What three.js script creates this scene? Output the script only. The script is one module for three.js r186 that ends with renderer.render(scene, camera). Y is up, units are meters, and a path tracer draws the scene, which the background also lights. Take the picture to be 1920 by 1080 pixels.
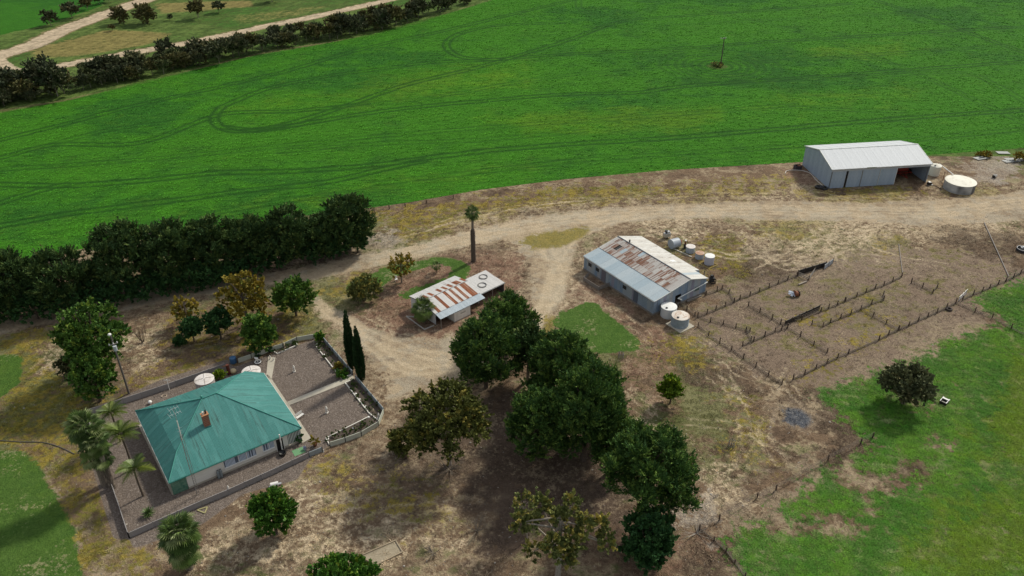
import * as THREE from 'three';
import { mergeGeometries } from 'three/addons/utils/BufferGeometryUtils.js';

// ---------- camera, sky, sun, exposure ----------
const scene = new THREE.Scene();
const camera = new THREE.PerspectiveCamera(2 * Math.atan(540 / 1530) * 180 / Math.PI, 16 / 9, 0.5, 6000);
camera.position.set(0, 80, 0);
camera.rotation.set(-32 * Math.PI / 180, 0, 0);
scene.add(camera);
const renderer = new THREE.WebGLRenderer({ antialias: true });
renderer.toneMapping = THREE.LinearToneMapping;
renderer.toneMappingExposure = 1.27;
renderer.shadowMap.enabled = true;
const SUN_DIR = new THREE.Vector3(0.62, 0.80, -0.66).normalize();
{ // an overcast sky, thinner cloud round the sun
  const w = 256, h = 128, d = new Float32Array(w * h * 4), v = new THREE.Vector3();
  for (let j = 0; j < h; j++) for (let i = 0; i < w; i++) {
    const lat = ((j + 0.5) / h - 0.5) * Math.PI, lon = ((i + 0.5) / w - 0.5) * 2 * Math.PI;
    v.set(Math.cos(lat) * Math.cos(lon), Math.sin(lat), Math.cos(lat) * Math.sin(lon));
    const c = v.dot(SUN_DIR), up = Math.max(0, v.y);
    let L = v.y < 0 ? 0.12 : 0.33 * (0.95 + 0.15 * up) + 0.3 * Math.exp((c - 1) * 5);
    d.set([L * 0.93, L * 0.985, L * 1.07, 1], (j * w + i) * 4);
  }
  const t = new THREE.DataTexture(d, w, h, THREE.RGBAFormat, THREE.FloatType);
  t.mapping = THREE.EquirectangularReflectionMapping; t.magFilter = THREE.LinearFilter; t.needsUpdate = true;
  scene.background = t; scene.environment = t;
}
const sun = new THREE.DirectionalLight(new THREE.Color(1, 0.94, 0.8), 2.7);
sun.position.copy(SUN_DIR).multiplyScalar(300).add(new THREE.Vector3(0, 0, -140));
sun.target.position.set(0, 0, -140);
sun.castShadow = true; sun.shadow.radius = 11; sun.shadow.mapSize.set(4096, 4096);
Object.assign(sun.shadow.camera, { left: -220, right: 220, top: 220, bottom: -220, near: 10, far: 700 });
scene.add(sun, sun.target);

// ---------- helpers ----------
let seed = 12345;
const rnd = () => { seed = (seed + 0x6D2B79F5) | 0; let t = Math.imul(seed ^ (seed >>> 15), 1 | seed); t = (t + Math.imul(t ^ (t >>> 7), 61 | t)) ^ t; return ((t ^ (t >>> 14)) >>> 0) / 4294967296; };
const rr = (a, b) => a + (b - a) * rnd();
const reseed = (n) => { seed = n * 7919 + 17; };
const clamp = (x, a = 0, b = 1) => x < a ? a : x > b ? b : x;
const sstep = (a, b, x) => { const t = clamp((x - a) / (b - a)); return t * t * (3 - 2 * t); };
const V = (x, y, z) => new THREE.Vector3(x, y, z);
const CT = Math.cos(32 * Math.PI / 180), ST = Math.sin(32 * Math.PI / 180);
// survey of the place: a sight line of the photograph met with the level plane at height y
function P(px, py, y = 0) {
  const dx = (px - 960) / 1530, dy = (540 - py) / 1530, wy = CT * dy - ST, wz = -ST * dy - CT, t = (y - 80) / wy;
  return V(t * dx, y, t * wz);
}
const pxScale = (p) => 1530 / (CT * -p.z + ST * (80 - p.y));   // photograph pixels per metre at p
function heightTo(b, py) { // height above ground point b at which the sight line row py passes
  let lo = 0, hi = 40;
  for (let i = 0; i < 40; i++) { const m = (lo + hi) / 2, Y = m - 80, yc = CT * Y - ST * b.z, zc = ST * Y + CT * b.z; if (540 - 1530 * yc / -zc > py) lo = m; else hi = m; }
  return lo;
}
const PL = (a, ox = 0, oy = 0, s = 1) => { const r = []; for (let i = 0; i < a.length; i += 2) r.push([ox + a[i] / s, oy + a[i + 1] / s]); return r; };
const used = new Map();
function numbered(n) { const k = used.get(n) ?? -1; used.set(n, k + 1); return k < 0 ? n : n + '_' + String(k + 1).padStart(3, '0'); }
function tag(o, label, category, group, kind) {
  if (label) o.userData.label = label; if (category) o.userData.category = category;
  if (group) o.userData.group = group; if (kind) o.userData.kind = kind;
  return o;
}
function thing(name, label, category, pos = [0, 0, 0], turn = 0, group) {
  const o = new THREE.Group(); o.name = numbered(name); o.position.set(pos[0], pos[1], pos[2]); o.rotation.y = turn;
  scene.add(o); return tag(o, label, category, group);
}
function obj(name, geo, m, parent = scene) {
  const list = Array.isArray(geo) ? geo : [geo];
  const g = list.length === 1 ? list[0] : mergeGeometries(list.map((x) => { const y = x.index ? x.toNonIndexed() : x; for (const k of Object.keys(y.attributes)) if (!['position', 'normal', 'uv'].includes(k)) y.deleteAttribute(k); return y; }));
  const o = new THREE.Mesh(g, m); o.name = parent === scene ? numbered(name) : name; o.castShadow = o.receiveShadow = true; parent.add(o); return o;
}
function struct(name, geo, m) { const o = obj(name, geo, m); o.userData.kind = 'structure'; return o; }
function copyOf(src, label, pos, turn = 0, sc = 1) {
  const c = src.clone(); c.name = numbered(src.name.replace(/_\d{3}$/, '')); c.userData = { ...src.userData }; if (label) c.userData.label = label;
  c.position.set(...pos); c.rotation.y = turn; if (sc !== 1) c.scale.multiplyScalar(sc); scene.add(c); return c;
}
const mat = (c, rough = 0.85, o = {}) => new THREE.MeshStandardMaterial({ color: new THREE.Color().setRGB(...c), roughness: rough, metalness: 0, ...o });
const box = (w, h, d, x = 0, y = 0, z = 0) => new THREE.BoxGeometry(w, h, d).translate(x, y, z);
const cyl = (r0, r1, h, x = 0, y = 0, z = 0, n = 16, open = false) => new THREE.CylinderGeometry(r1, r0, h, n, 1, open).translate(x, y + h / 2, z);
function bar(a, b, w, h = w) { // a beam of section w x h from a to b
  const d = V(0, 0, 0).subVectors(b, a), L = d.length(), g = new THREE.BoxGeometry(w, h, L);
  const m = new THREE.Matrix4().lookAt(b, a, Math.abs(d.y) > 0.98 * L ? V(1, 0, 0) : V(0, 1, 0)); g.applyMatrix4(m);
  return g.translate((a.x + b.x) / 2, (a.y + b.y) / 2, (a.z + b.z) / 2);
}
function rod(a, b, r0, r1 = r0, n = 8) { // a round tapered pole from a to b
  const d = V(0, 0, 0).subVectors(b, a), g = new THREE.CylinderGeometry(r1, r0, d.length(), n);
  g.applyQuaternion(new THREE.Quaternion().setFromUnitVectors(V(0, 1, 0), d.clone().normalize()));
  return g.translate((a.x + b.x) / 2, (a.y + b.y) / 2, (a.z + b.z) / 2);
}
const tube = (pts, r, seg = 24, n = 7) => new THREE.TubeGeometry(new THREE.CatmullRomCurve3(pts), seg, r, n);
function polyGeo(tris, uvs) { // triangles with flat normals
  const g = new THREE.BufferGeometry(); g.setAttribute('position', new THREE.Float32BufferAttribute(tris, 3));
  g.setAttribute('uv', new THREE.Float32BufferAttribute(uvs ?? new Array(tris.length / 3 * 2).fill(0), 2)); g.computeVertexNormals(); return g;
}
function slab(q, th, uv0 = [0, 0]) { // a sheet of thickness th on the four corners q (counter-clockwise seen from outside), uv in metres
  const n = V(0, 0, 0).crossVectors(V(0, 0, 0).subVectors(q[1], q[0]), V(0, 0, 0).subVectors(q[3], q[0])).normalize().multiplyScalar(th);
  const b = q.map((p) => p.clone().sub(n)), w = q[0].distanceTo(q[1]), h = q[0].distanceTo(q[3]), t = [], u = [], s = [[0, 0], [w, 0], [w, h], [0, h]];
  const quad = (A, UV) => { for (const i of [0, 1, 2, 0, 2, 3]) { t.push(A[i].x, A[i].y, A[i].z); u.push(uv0[0] + UV[i][0], uv0[1] + UV[i][1]); } };
  quad(q, s); quad([b[3], b[2], b[1], b[0]], [s[3], s[2], s[1], s[0]]);
  for (let i = 0; i < 4; i++) { const j = (i + 1) % 4; quad([q[i], b[i], b[j], q[j]], [s[i], s[i], s[j], s[j]]); }
  return polyGeo(t, u);
}
const mix3 = (a, b, t) => [a[0] + (b[0] - a[0]) * t, a[1] + (b[1] - a[1]) * t, a[2] + (b[2] - a[2]) * t];
const lerp = (a, b, t) => a.clone().lerp(b, t);

// ---------- noise: tiling value-noise tables ----------
function noiseTile(size, p0, octaves, gain, sd) {
  reseed(sd); const out = new Float32Array(size * size); let amp = 1, p = p0;
  for (let o = 0; o < octaves && p <= size; o++, p *= 2, amp *= gain) {
    const L = new Float32Array(p * p).map(() => rnd()), k = p / size;
    for (let y = 0; y < size; y++) {
      const fy = y * k, y0 = fy | 0, ty = fy - y0, sy = ty * ty * (3 - 2 * ty), a0 = y0 * p, a1 = ((y0 + 1) % p) * p;
      for (let x = 0; x < size; x++) {
        const fx = x * k, x0 = fx | 0, tx = fx - x0, sx = tx * tx * (3 - 2 * tx), x1 = (x0 + 1) % p;
        out[y * size + x] += amp * ((L[a0 + x0] * (1 - sx) + L[a0 + x1] * sx) * (1 - sy) + (L[a1 + x0] * (1 - sx) + L[a1 + x1] * sx) * sy);
      }
    }
  }
  let m = 0, s = 0; for (const v of out) m += v; m /= out.length; for (const v of out) s += (v - m) ** 2; s = Math.sqrt(s / out.length);
  for (let i = 0; i < out.length; i++) out[i] = 0.5 + 0.22 * (out[i] - m) / s;   // mean 0.5, deviation 0.22
  return { a: out, n: size };
}
function smp(T, x, y) { // bilinear, tiling; x and y in tiles
  const n = T.n, a = T.a; x = (x - Math.floor(x)) * n; y = (y - Math.floor(y)) * n;
  const x0 = x | 0, y0 = y | 0, tx = x - x0, ty = y - y0, x1 = x0 + 1 === n ? 0 : x0 + 1, y1 = y0 + 1 === n ? 0 : y0 + 1;
  const p = a[y0 * n + x0], q = a[y0 * n + x1], r = a[y1 * n + x0], s = a[y1 * n + x1];
  return (p + (q - p) * tx) * (1 - ty) + (r + (s - r) * tx) * ty;
}
const NA = noiseTile(512, 4, 7, 0.6, 1), NB = noiseTile(512, 8, 6, 0.62, 2), NF = noiseTile(512, 64, 4, 0.8, 3);
const toS = (v) => { v = clamp(v); return v <= 0.0031308 ? v * 12.92 : 1.055 * Math.pow(v, 1 / 2.4) - 0.055; };
const SRGB = new Uint8Array(4097); for (let i = 0; i <= 4096; i++) SRGB[i] = Math.round(255 * toS(i / 4096));
const s8 = (v) => SRGB[v <= 0 ? 0 : v >= 1 ? 4096 : (v * 4096) | 0];
function texture(w, h, fn, srgb = true, wrap = THREE.RepeatWrapping) { // fn(x, y, out) gives linear rgb; row 0 is v = 0
  const d = new Uint8Array(w * h * 4), o = [0, 0, 0];
  for (let y = 0, i = 0; y < h; y++) for (let x = 0; x < w; x++, i += 4) {
    fn(x, y, o);
    if (srgb) { d[i] = s8(o[0]); d[i + 1] = s8(o[1]); d[i + 2] = s8(o[2]); } else { d[i] = clamp(o[0]) * 255; d[i + 1] = clamp(o[1]) * 255; d[i + 2] = clamp(o[2]) * 255; }
    d[i + 3] = 255;
  }
  const t = new THREE.DataTexture(d, w, h, THREE.RGBAFormat); t.wrapS = t.wrapT = wrap; t.magFilter = THREE.LinearFilter; t.minFilter = THREE.LinearMipmapLinearFilter;
  if (srgb) t.colorSpace = THREE.SRGBColorSpace; t.needsUpdate = true; return t;
}
// ---------- the ground: painted by soil, grass and wheel marks in plan ----------
const YX0 = -124, YW = 250, YZ0 = 60, YD = 130, FX0 = -225, FW = 450, FZ0 = 125, FD = 250;
const W2 = (p) => { const w = P(p[0], p[1]); return [w.x, w.z]; };
function mask(draw, blur = 2, k = 5, x0 = YX0, w = YW, z0 = YZ0, d = YD) {
  const c = document.createElement('canvas'); c.width = w * k; c.height = d * k;
  const g = c.getContext('2d'); g.fillStyle = '#000'; g.fillRect(0, 0, c.width, c.height); g.fillStyle = g.strokeStyle = '#fff'; g.lineJoin = g.lineCap = 'round';
  const at = (p) => { const q = W2(p); return [(q[0] - x0) * k, (-q[1] - z0) * k]; };
  const path = (a) => { g.beginPath(); a.forEach((p, i) => { const q = at(p); i ? g.lineTo(q[0], q[1]) : g.moveTo(q[0], q[1]); }); };
  draw({
    g, at, k,
    poly(a, v = 1) { const s = (v * 255) | 0; g.fillStyle = `rgb(${s},${s},${s})`; path(PL(a)); g.closePath(); g.fill(); },
    line(a, width, v = 1, off = 0) {
      const s = (v * 255) | 0; g.strokeStyle = `rgb(${s},${s},${s})`; g.lineWidth = width * k;
      const pts = smooth(PL(a).map(at)); g.beginPath();
      pts.forEach((p, i) => {
        const q = pts[Math.min(i + 1, pts.length - 1)], o = pts[Math.max(i - 1, 0)], dx = q[0] - o[0], dy = q[1] - o[1], L = Math.hypot(dx, dy) || 1;
        const x = p[0] - dy / L * off * k, y = p[1] + dx / L * off * k; i ? g.lineTo(x, y) : g.moveTo(x, y);
      }); g.stroke();
    },
    blob(px, py, rx, rz, v = 1) { const s = (v * 255) | 0, q = at([px, py]); g.fillStyle = `rgb(${s},${s},${s})`; g.beginPath(); g.ellipse(q[0], q[1], rx * k, rz * k, 0, 0, 7); g.fill(); },
  });
  const W = c.width, H = c.height, im = g.getImageData(0, 0, W, H).data; let a = new Float32Array(W * H), b = new Float32Array(W * H);
  for (let i = 0; i < a.length; i++) a[i] = im[i * 4] / 255;
  for (let pass = 0; pass < 2 && blur > 0; pass++) {
    const r = blur, n = 2 * r + 1;
    for (let y = 0; y < H; y++) { let s = 0; const o = y * W; for (let x = -r; x <= r; x++) s += a[o + clamp(x, 0, W - 1)]; for (let x = 0; x < W; x++) { b[o + x] = s / n; s += a[o + Math.min(W - 1, x + r + 1)] - a[o + Math.max(0, x - r)]; } }
    for (let x = 0; x < W; x++) { let s = 0; for (let y = -r; y <= r; y++) s += b[clamp(y, 0, H - 1) * W + x]; for (let y = 0; y < H; y++) { a[y * W + x] = s / n; s += b[Math.min(H - 1, y + r + 1) * W + x] - b[Math.max(0, y - r) * W + x]; } }
  }
  return (x, z) => { const u = clamp((x - x0) * k, 0, W - 1.01), v = clamp((-z - z0) * k, 0, H - 1.01), i = u | 0, j = v | 0, tu = u - i, tv = v - j, o = j * W + i; return (a[o] * (1 - tu) + a[o + 1] * tu) * (1 - tv) + (a[o + W] * (1 - tu) + a[o + W + 1] * tu) * tv; };
}
function smooth(p) { if (p.length < 3) return p; const c = new THREE.CatmullRomCurve3(p.map((q) => V(q[0], q[1], 0)), false, 'centripetal'); return c.getPoints(p.length * 10).map((v) => [v.x, v.y]); }

// outlines, in pixels of the survey picture
const YARD = [158, 790, 300, 735, 440, 688, 520, 660, 598, 633, 612, 640, 718, 770, 712, 790, 612, 840, 560, 868, 243, 1010, 203, 890];
const FIELD_EDGE = [-420, 640, -150, 545, 0, 495, 180, 462, 400, 430, 600, 400, 700, 389, 770, 379, 900, 356, 1060, 336, 1250, 319, 1500, 304, 1745, 290, 1920, 277, 2300, 254];
const FIELD_TOP = [2300, -75, 1200, -60, 930, -2, 890, 10, 830, 27, 700, 63, 600, 84, 480, 104, 380, 127, 250, 157, 130, 188, 0, 212, -250, 268, -600, 350];
const PASTURE = [1528, 736, 1600, 712, 1660, 700, 1720, 668, 1850, 615, 1940, 592, 2100, 700, 2300, 1250, 1400, 1200, 1370, 1000, 1480, 950, 1580, 880, 1645, 828, 1590, 790];
const PADDOCK = [1822, 572, 1850, 548, 1930, 516, 2050, 540, 2000, 600, 1940, 610, 1860, 586];
const LAWNS = [[-60, 846, 40, 846, 75, 870, 110, 930, 142, 990, 158, 1090, -60, 1120], [-60, 664, 30, 666, 47, 672, 40, 712, 0, 748, -60, 770], [1038, 604, 1060, 580, 1108, 561, 1132, 580, 1205, 642, 1198, 657, 1110, 662, 1050, 650],
  [640, 540, 720, 503, 820, 482, 862, 486, 884, 500, 880, 520, 850, 532, 770, 558, 752, 566, 752, 548, 838, 518, 850, 502, 820, 496, 760, 512, 700, 545]];
const TRACK_MAIN = [-160, 640, 0, 612, 100, 594, 300, 557, 420, 534, 560, 515, 700, 487, 800, 466, 900, 441, 1000, 421, 1100, 407, 1250, 397, 1400, 394, 1550, 395, 1700, 398, 1800, 393, 1960, 372, 2100, 350];
const TRACK_BRANCH = [958, 446, 1010, 430, 1130, 415, 1085, 450, 1068, 500, 1058, 555, 1020, 610, 990, 640, 985, 600, 1004, 545, 985, 480];
const TURNING = [578, 545, 612, 566, 700, 618, 770, 638, 850, 634, 960, 600, 985, 620, 900, 690, 840, 722, 775, 728, 722, 752, 728, 705, 690, 672, 640, 622, 600, 592];
const ROAD_UP = [-200, 165, -60, 128, 0, 104, 60, 85, 120, 56, 200, 26, 272, 0, 330, -22, 460, -60], ROAD_LOW = [-200, 190, -60, 158, 0, 140, 60, 131, 150, 117, 230, 102, 330, 84, 420, 67, 500, 49, 580, 33, 640, 20, 720, 2, 860, -34];

const M = {
  moss: mask((c) => {
    c.poly([0, 622, 90, 602, 95, 700, 170, 760, 150, 830, 165, 900, 215, 1015, 300, 1090, 140, 1090, 100, 930, 0, 840]);
    c.poly([165, 780, 260, 712, 390, 650, 440, 660, 330, 690, 240, 745]);
    c.poly([690, 400, 830, 384, 1000, 362, 1120, 350, 1230, 352, 1210, 372, 1000, 392, 870, 425, 745, 462, 715, 445]);
    c.poly([1230, 350, 1480, 325, 1500, 352, 1380, 380, 1240, 388], 0.55);
    c.poly([968, 448, 1030, 432, 1110, 424, 1098, 442, 1050, 464, 1000, 466]);
    c.poly([640, 525, 760, 498, 700, 520, 640, 560, 600, 560]);
    c.poly([1245, 638, 1345, 646, 1335, 692, 1250, 678], 0.85); c.poly([1370, 740, 1440, 780, 1450, 880, 1390, 860, 1395, 790], 0.8);
    c.poly([1500, 362, 1720, 352, 1700, 384, 1530, 380], 0.9); c.poly([1390, 404, 1570, 414, 1530, 448, 1420, 440], 0.95); c.poly([1310, 434, 1410, 452, 1400, 520, 1320, 480], 0.8);
    c.poly([600, 870, 760, 900, 700, 960, 560, 900], 0.6); c.poly([760, 900, 860, 960, 800, 1000, 740, 960], 0.6); c.poly([1800, 360, 1880, 350, 1860, 372, 1740, 378], 0.8);
    c.poly([300, 600, 640, 560, 640, 600, 520, 660, 380, 690], 0.45); c.poly([1240, 460, 1300, 500, 1340, 520, 1280, 520, 1220, 470], 0.8); c.poly([1640, 430, 1700, 440, 1680, 480, 1640, 460], 0.6);
    c.poly([1590, 570, 1640, 560, 1640, 590, 1590, 600], 0.7); c.poly([1520, 590, 1570, 590, 1560, 612, 1520, 606], 0.8); c.poly([1490, 716, 1700, 600, 1712, 606, 1500, 726], 0.9);
  }, 6),
  red: mask((c) => {
    c.poly([640, 600, 730, 540, 800, 500, 880, 470, 1000, 478, 990, 540, 940, 570, 860, 640, 740, 640, 680, 620]);
    c.poly([1035, 590, 1080, 520, 1100, 510, 1150, 560, 1240, 620, 1330, 690, 1240, 670, 1120, 560, 1060, 575]); c.poly([1140, 660, 1240, 660, 1280, 760, 1220, 790, 1160, 720], 0.7);
    c.poly([1470, 310, 1520, 310, 1540, 350, 1480, 345], 0.8); c.poly([900, 980, 1100, 1080, 1340, 1080, 1380, 1010, 1300, 960], 0.6);
  }, 6),
  grazed: mask((c) => { c.poly([1290, 600, 1330, 540, 1500, 490, 1680, 460, 1900, 480, 1930, 520, 1830, 590, 1850, 612, 1700, 690, 1500, 725, 1300, 640]); }, 8),
  stubble: mask((c) => { c.poly([1505, 728, 1650, 672, 1780, 598, 1850, 590, 1840, 618, 1720, 672, 1650, 700, 1560, 736]); c.poly([1320, 990, 1500, 880, 1560, 870, 1500, 940, 1390, 1010], 0.9); }, 4),
  straw: mask((c) => {
    c.poly([1380, 440, 1560, 408, 1900, 400, 1920, 440, 1720, 456, 1650, 512, 1560, 505, 1420, 490], 1); c.poly([1180, 410, 1300, 400, 1330, 440, 1240, 440], 0.8); c.poly([1160, 670, 1260, 790, 1300, 900, 1440, 890, 1420, 960, 1330, 1000, 1200, 800], 0.65);
    c.poly([380, 1000, 560, 900, 800, 880, 900, 960, 760, 1080, 330, 1090], 0.5); c.poly([80, 620, 150, 650, 140, 760, 110, 720], 0.8); c.poly([220, 640, 320, 620, 300, 690, 240, 710], 0.7); c.poly([1640, 470, 1740, 480, 1720, 510, 1620, 500], 0.75); c.poly([1830, 505, 1890, 495, 1870, 530, 1840, 540], 0.9);
    c.poly([1500, 380, 1560, 330, 1500, 315, 1400, 340, 1400, 380], 0.6);
  }, 8),
  soil: mask((c) => {
    c.poly([1470, 712, 1560, 740, 1650, 815, 1640, 850, 1590, 890, 1520, 870, 1560, 830, 1480, 760]); c.poly([1260, 660, 1400, 690, 1440, 740, 1330, 740, 1250, 700], 0.75); c.poly([1600, 860, 1700, 840, 1740, 900, 1640, 930], 0.6);
    c.poly([1340, 1010, 1400, 1010, 1390, 1090, 1300, 1090]); c.poly([1740, 420, 1920, 440, 1920, 500, 1760, 460], 0.7); c.poly([1340, 480, 1500, 470, 1520, 510, 1380, 540], 0.75);
    c.poly([1150, 870, 1200, 1000, 1290, 1080, 880, 1080, 940, 900], 0.5);
  }, 6),
  litterShade: mask((c) => {  // brown leaf litter, with some tree shade painted into its dark tone
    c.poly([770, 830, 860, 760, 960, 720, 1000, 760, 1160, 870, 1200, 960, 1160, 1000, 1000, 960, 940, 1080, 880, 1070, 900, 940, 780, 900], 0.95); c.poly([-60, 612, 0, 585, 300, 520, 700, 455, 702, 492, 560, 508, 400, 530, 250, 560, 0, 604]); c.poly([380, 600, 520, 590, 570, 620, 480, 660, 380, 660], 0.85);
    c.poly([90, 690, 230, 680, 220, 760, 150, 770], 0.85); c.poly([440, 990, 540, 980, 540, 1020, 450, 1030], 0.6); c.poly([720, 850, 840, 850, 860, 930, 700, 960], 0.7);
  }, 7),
  pasture: mask((c) => {
    c.poly(PASTURE); c.poly(PADDOCK);
    c.poly([1500, 900, 1560, 870, 1590, 940, 1540, 960], 0.9); c.poly([1380, 1000, 1460, 960, 1440, 1080, 1390, 1080], 0.8);
    for (const [x, y, a, b] of [[1570, 985, 3.4, 2.2], [1660, 905, 3.2, 2], [1720, 880, 3.5, 2], [1600, 900, 2.4, 2.2], [1480, 985, 3, 1.6], [1720, 755, 3, 1.2], [1760, 830, 2.4, 1.4], [1630, 950, 2, 1.3]]) c.blob(x, y, a, b, 0.12);
  }, 7),
  ripe: mask((c) => { c.poly([1840, 780, 1930, 640, 1990, 700, 1960, 900, 1860, 880]); c.poly([1760, 940, 1930, 900, 1990, 1090, 1660, 1090], 0.8); }, 12),
  lawn: mask((c) => { for (const l of LAWNS) c.poly(l); }, 3),
  track: mask((c) => {
    c.line(TRACK_MAIN.slice(0, 14), 4.3); c.line(TRACK_MAIN.slice(10, 22), 5.2); c.line(TRACK_MAIN.slice(16), 6.6); c.line(TRACK_MAIN.slice(24), 9);
    c.line([1700, 400, 1960, 385], 12, 0.9); c.line(TRACK_MAIN.slice(0, 16), 0.9, 0.25);
    c.poly(TRACK_BRANCH); c.poly(TURNING); c.poly([950, 430, 1180, 398, 1160, 420, 1100, 440], 0.9);
  }, 4),
  scuff: mask((c) => {
    reseed(5);
    for (const l of [[1240, 425, 1330, 470, 1460, 492, 1570, 470, 1650, 415], [1210, 432, 1300, 465, 1400, 480, 1500, 460, 1560, 425], [1480, 500, 1560, 480, 1620, 440, 1700, 412], [1520, 425, 1560, 450, 1580, 490], [1380, 430, 1470, 500, 1520, 500], [1560, 420, 1640, 470, 1780, 500], [1600, 425, 1500, 470, 1420, 510],
      [1420, 395, 1450, 440, 1540, 470], [1640, 420, 1590, 470, 1570, 500]]) for (const o of [-0.9, 0.9]) c.line(l, 0.45, rr(0.6, 1), o);
    for (let i = 0; i < 46; i++) { const x = rr(1330, 1680), y = rr(420, 500), a = rr(-40, 40), b = rr(-14, 14); c.line([x, y, x + a / 2, y + b / 2 + rr(-4, 4), x + a, y + b], rr(0.25, 0.5), rr(0.5, 1)); }
    for (const l of [[1160, 735, 1230, 790], [1170, 720, 1240, 780], [1300, 640, 1460, 740], [1315, 625, 1420, 690, 1490, 735], [1330, 700, 1420, 760], [690, 600, 760, 640, 830, 660], [700, 596, 780, 640], [1090, 560, 1200, 650], [1060, 505, 1180, 600, 1250, 660], [1600, 440, 1660, 410], [1350, 680, 1380, 710], [1490, 690, 1480, 720, 1560, 790], [1000, 620, 1060, 560, 1090, 500], [560, 960, 660, 930, 780, 915], [600, 1010, 720, 965, 860, 945], [1230, 850, 1340, 900, 1400, 960], [1280, 790, 1380, 800, 1500, 860], [1360, 700, 1400, 800, 1380, 900, 1300, 960], [1450, 745, 1440, 830, 1480, 880], [60, 700, 120, 660, 200, 640], [240, 700, 330, 660, 420, 640], [720, 460, 860, 420, 1000, 390, 1200, 370, 1450, 365], [760, 440, 900, 400, 1100, 372], [1500, 350, 1620, 372, 1760, 372], [1090, 500, 1120, 470, 1200, 440, 1340, 430]]) for (const o of [-0.8, 0.8]) c.line(l, 0.4, 0.8, o);
    for (const l of [[1530, 310, 1545, 345, 1620, 350], [1240, 440, 1300, 450, 1380, 440], [1230, 405, 1300, 420, 1420, 415], [860, 600, 900, 610], [820, 620, 880, 640]]) c.line(l, 0.5, 0.7);
  }, 1),
  dust: mask((c) => { c.line(TRACK_MAIN.slice(16), 13, 0.8); c.line(TRACK_MAIN.slice(6, 20), 8, 0.7); c.poly(TRACK_BRANCH, 0.9); c.line([1085, 420, 1050, 500, 1040, 560, 1010, 620], 12, 0.8); c.poly(TURNING, 0.9); c.line([720, 740, 735, 800, 760, 850], 7, 0.7); c.poly([1480, 400, 1700, 400, 1640, 450, 1540, 440], 0.8); }, 14),
  island: mask((c) => { c.poly([970, 449, 1030, 433, 1112, 424, 1098, 442, 1055, 463, 1000, 467]); c.poly([1010, 612, 1030, 590, 1050, 590, 1040, 640, 1005, 640], 0.7); }, 4),
  wheel: mask((c) => {
    for (const o of [-2.1, -0.8, 0.7, 1.9]) c.line(TRACK_MAIN.slice(12), 0.6, 0.7, o);
    for (const o of [-0.9, 0.9]) { c.line([600, 570, 690, 640, 760, 690, 840, 690, 940, 640, 1020, 580, 1045, 510, 1010, 440], 0.6, 1, o); c.line([590, 560, 680, 620, 800, 665, 900, 660], 0.5, 0.8, o); c.line([1070, 430, 1040, 520, 1000, 620], 0.5, 0.8, o); c.line([1250, 395, 1130, 420, 1065, 480, 1040, 560], 0.6, 0.8, o); }
  }, 1),
  rubble: mask((c) => { c.poly([688, 442, 720, 428, 752, 430, 756, 446, 742, 466, 698, 474]); c.poly([1820, 300, 1890, 288, 1918, 310, 1900, 332, 1850, 350, 1820, 330]); c.poly([1230, 980, 1300, 900, 1340, 940, 1310, 1010, 1260, 1020], 0.8); c.poly([770, 640, 830, 640, 825, 680, 770, 680], 0.7); }, 5),
  gravel: mask((c) => { c.poly(YARD); c.poly([160, 775, 300, 712, 430, 672, 440, 690, 300, 735, 165, 790], 0.9); c.poly([240, 1010, 215, 1010, 170, 860, 200, 880]); c.poly([243, 1005, 430, 925, 590, 850, 560, 900, 460, 925, 380, 985, 250, 1030], 0.85); }, 2),
  pit: mask((c) => { c.blob(1488, 773, 2.0, 1.5); c.blob(1496, 782, 2.2, 2.2, 0.8); }, 3), pitRim: mask((c) => { c.blob(1490, 777, 4.0, 3.6, 0.8); }, 5),
};
const px3 = (r, g, b) => [r, g, b];
const COL = {
  dirt: px3(0.165, 0.113, 0.073), dark: px3(0.072, 0.05, 0.036), straw: px3(0.36, 0.285, 0.19), pale: px3(0.5, 0.405, 0.28), moss: px3(0.13, 0.125, 0.022), gold: px3(0.24, 0.185, 0.035), red: px3(0.2, 0.118, 0.083),
  graze: px3(0.215, 0.162, 0.122), track: px3(0.55, 0.445, 0.305), trackGrey: px3(0.48, 0.42, 0.32), lawn: px3(0.042, 0.1, 0.016), lawn2: px3(0.066, 0.13, 0.022), past: px3(0.032, 0.115, 0.01), past2: px3(0.068, 0.165, 0.013), ripe: px3(0.085, 0.135, 0.006),
  gravel: px3(0.168, 0.136, 0.115), gravel2: px3(0.11, 0.088, 0.074), litterShade: px3(0.1, 0.072, 0.055), rubble: px3(0.35, 0.315, 0.275), weed: px3(0.09, 0.125, 0.03),
};
const sub = (o, c, t) => { o[0] += (c[0] - o[0]) * t; o[1] += (c[1] - o[1]) * t; o[2] += (c[2] - o[2]) * t; };
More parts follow.
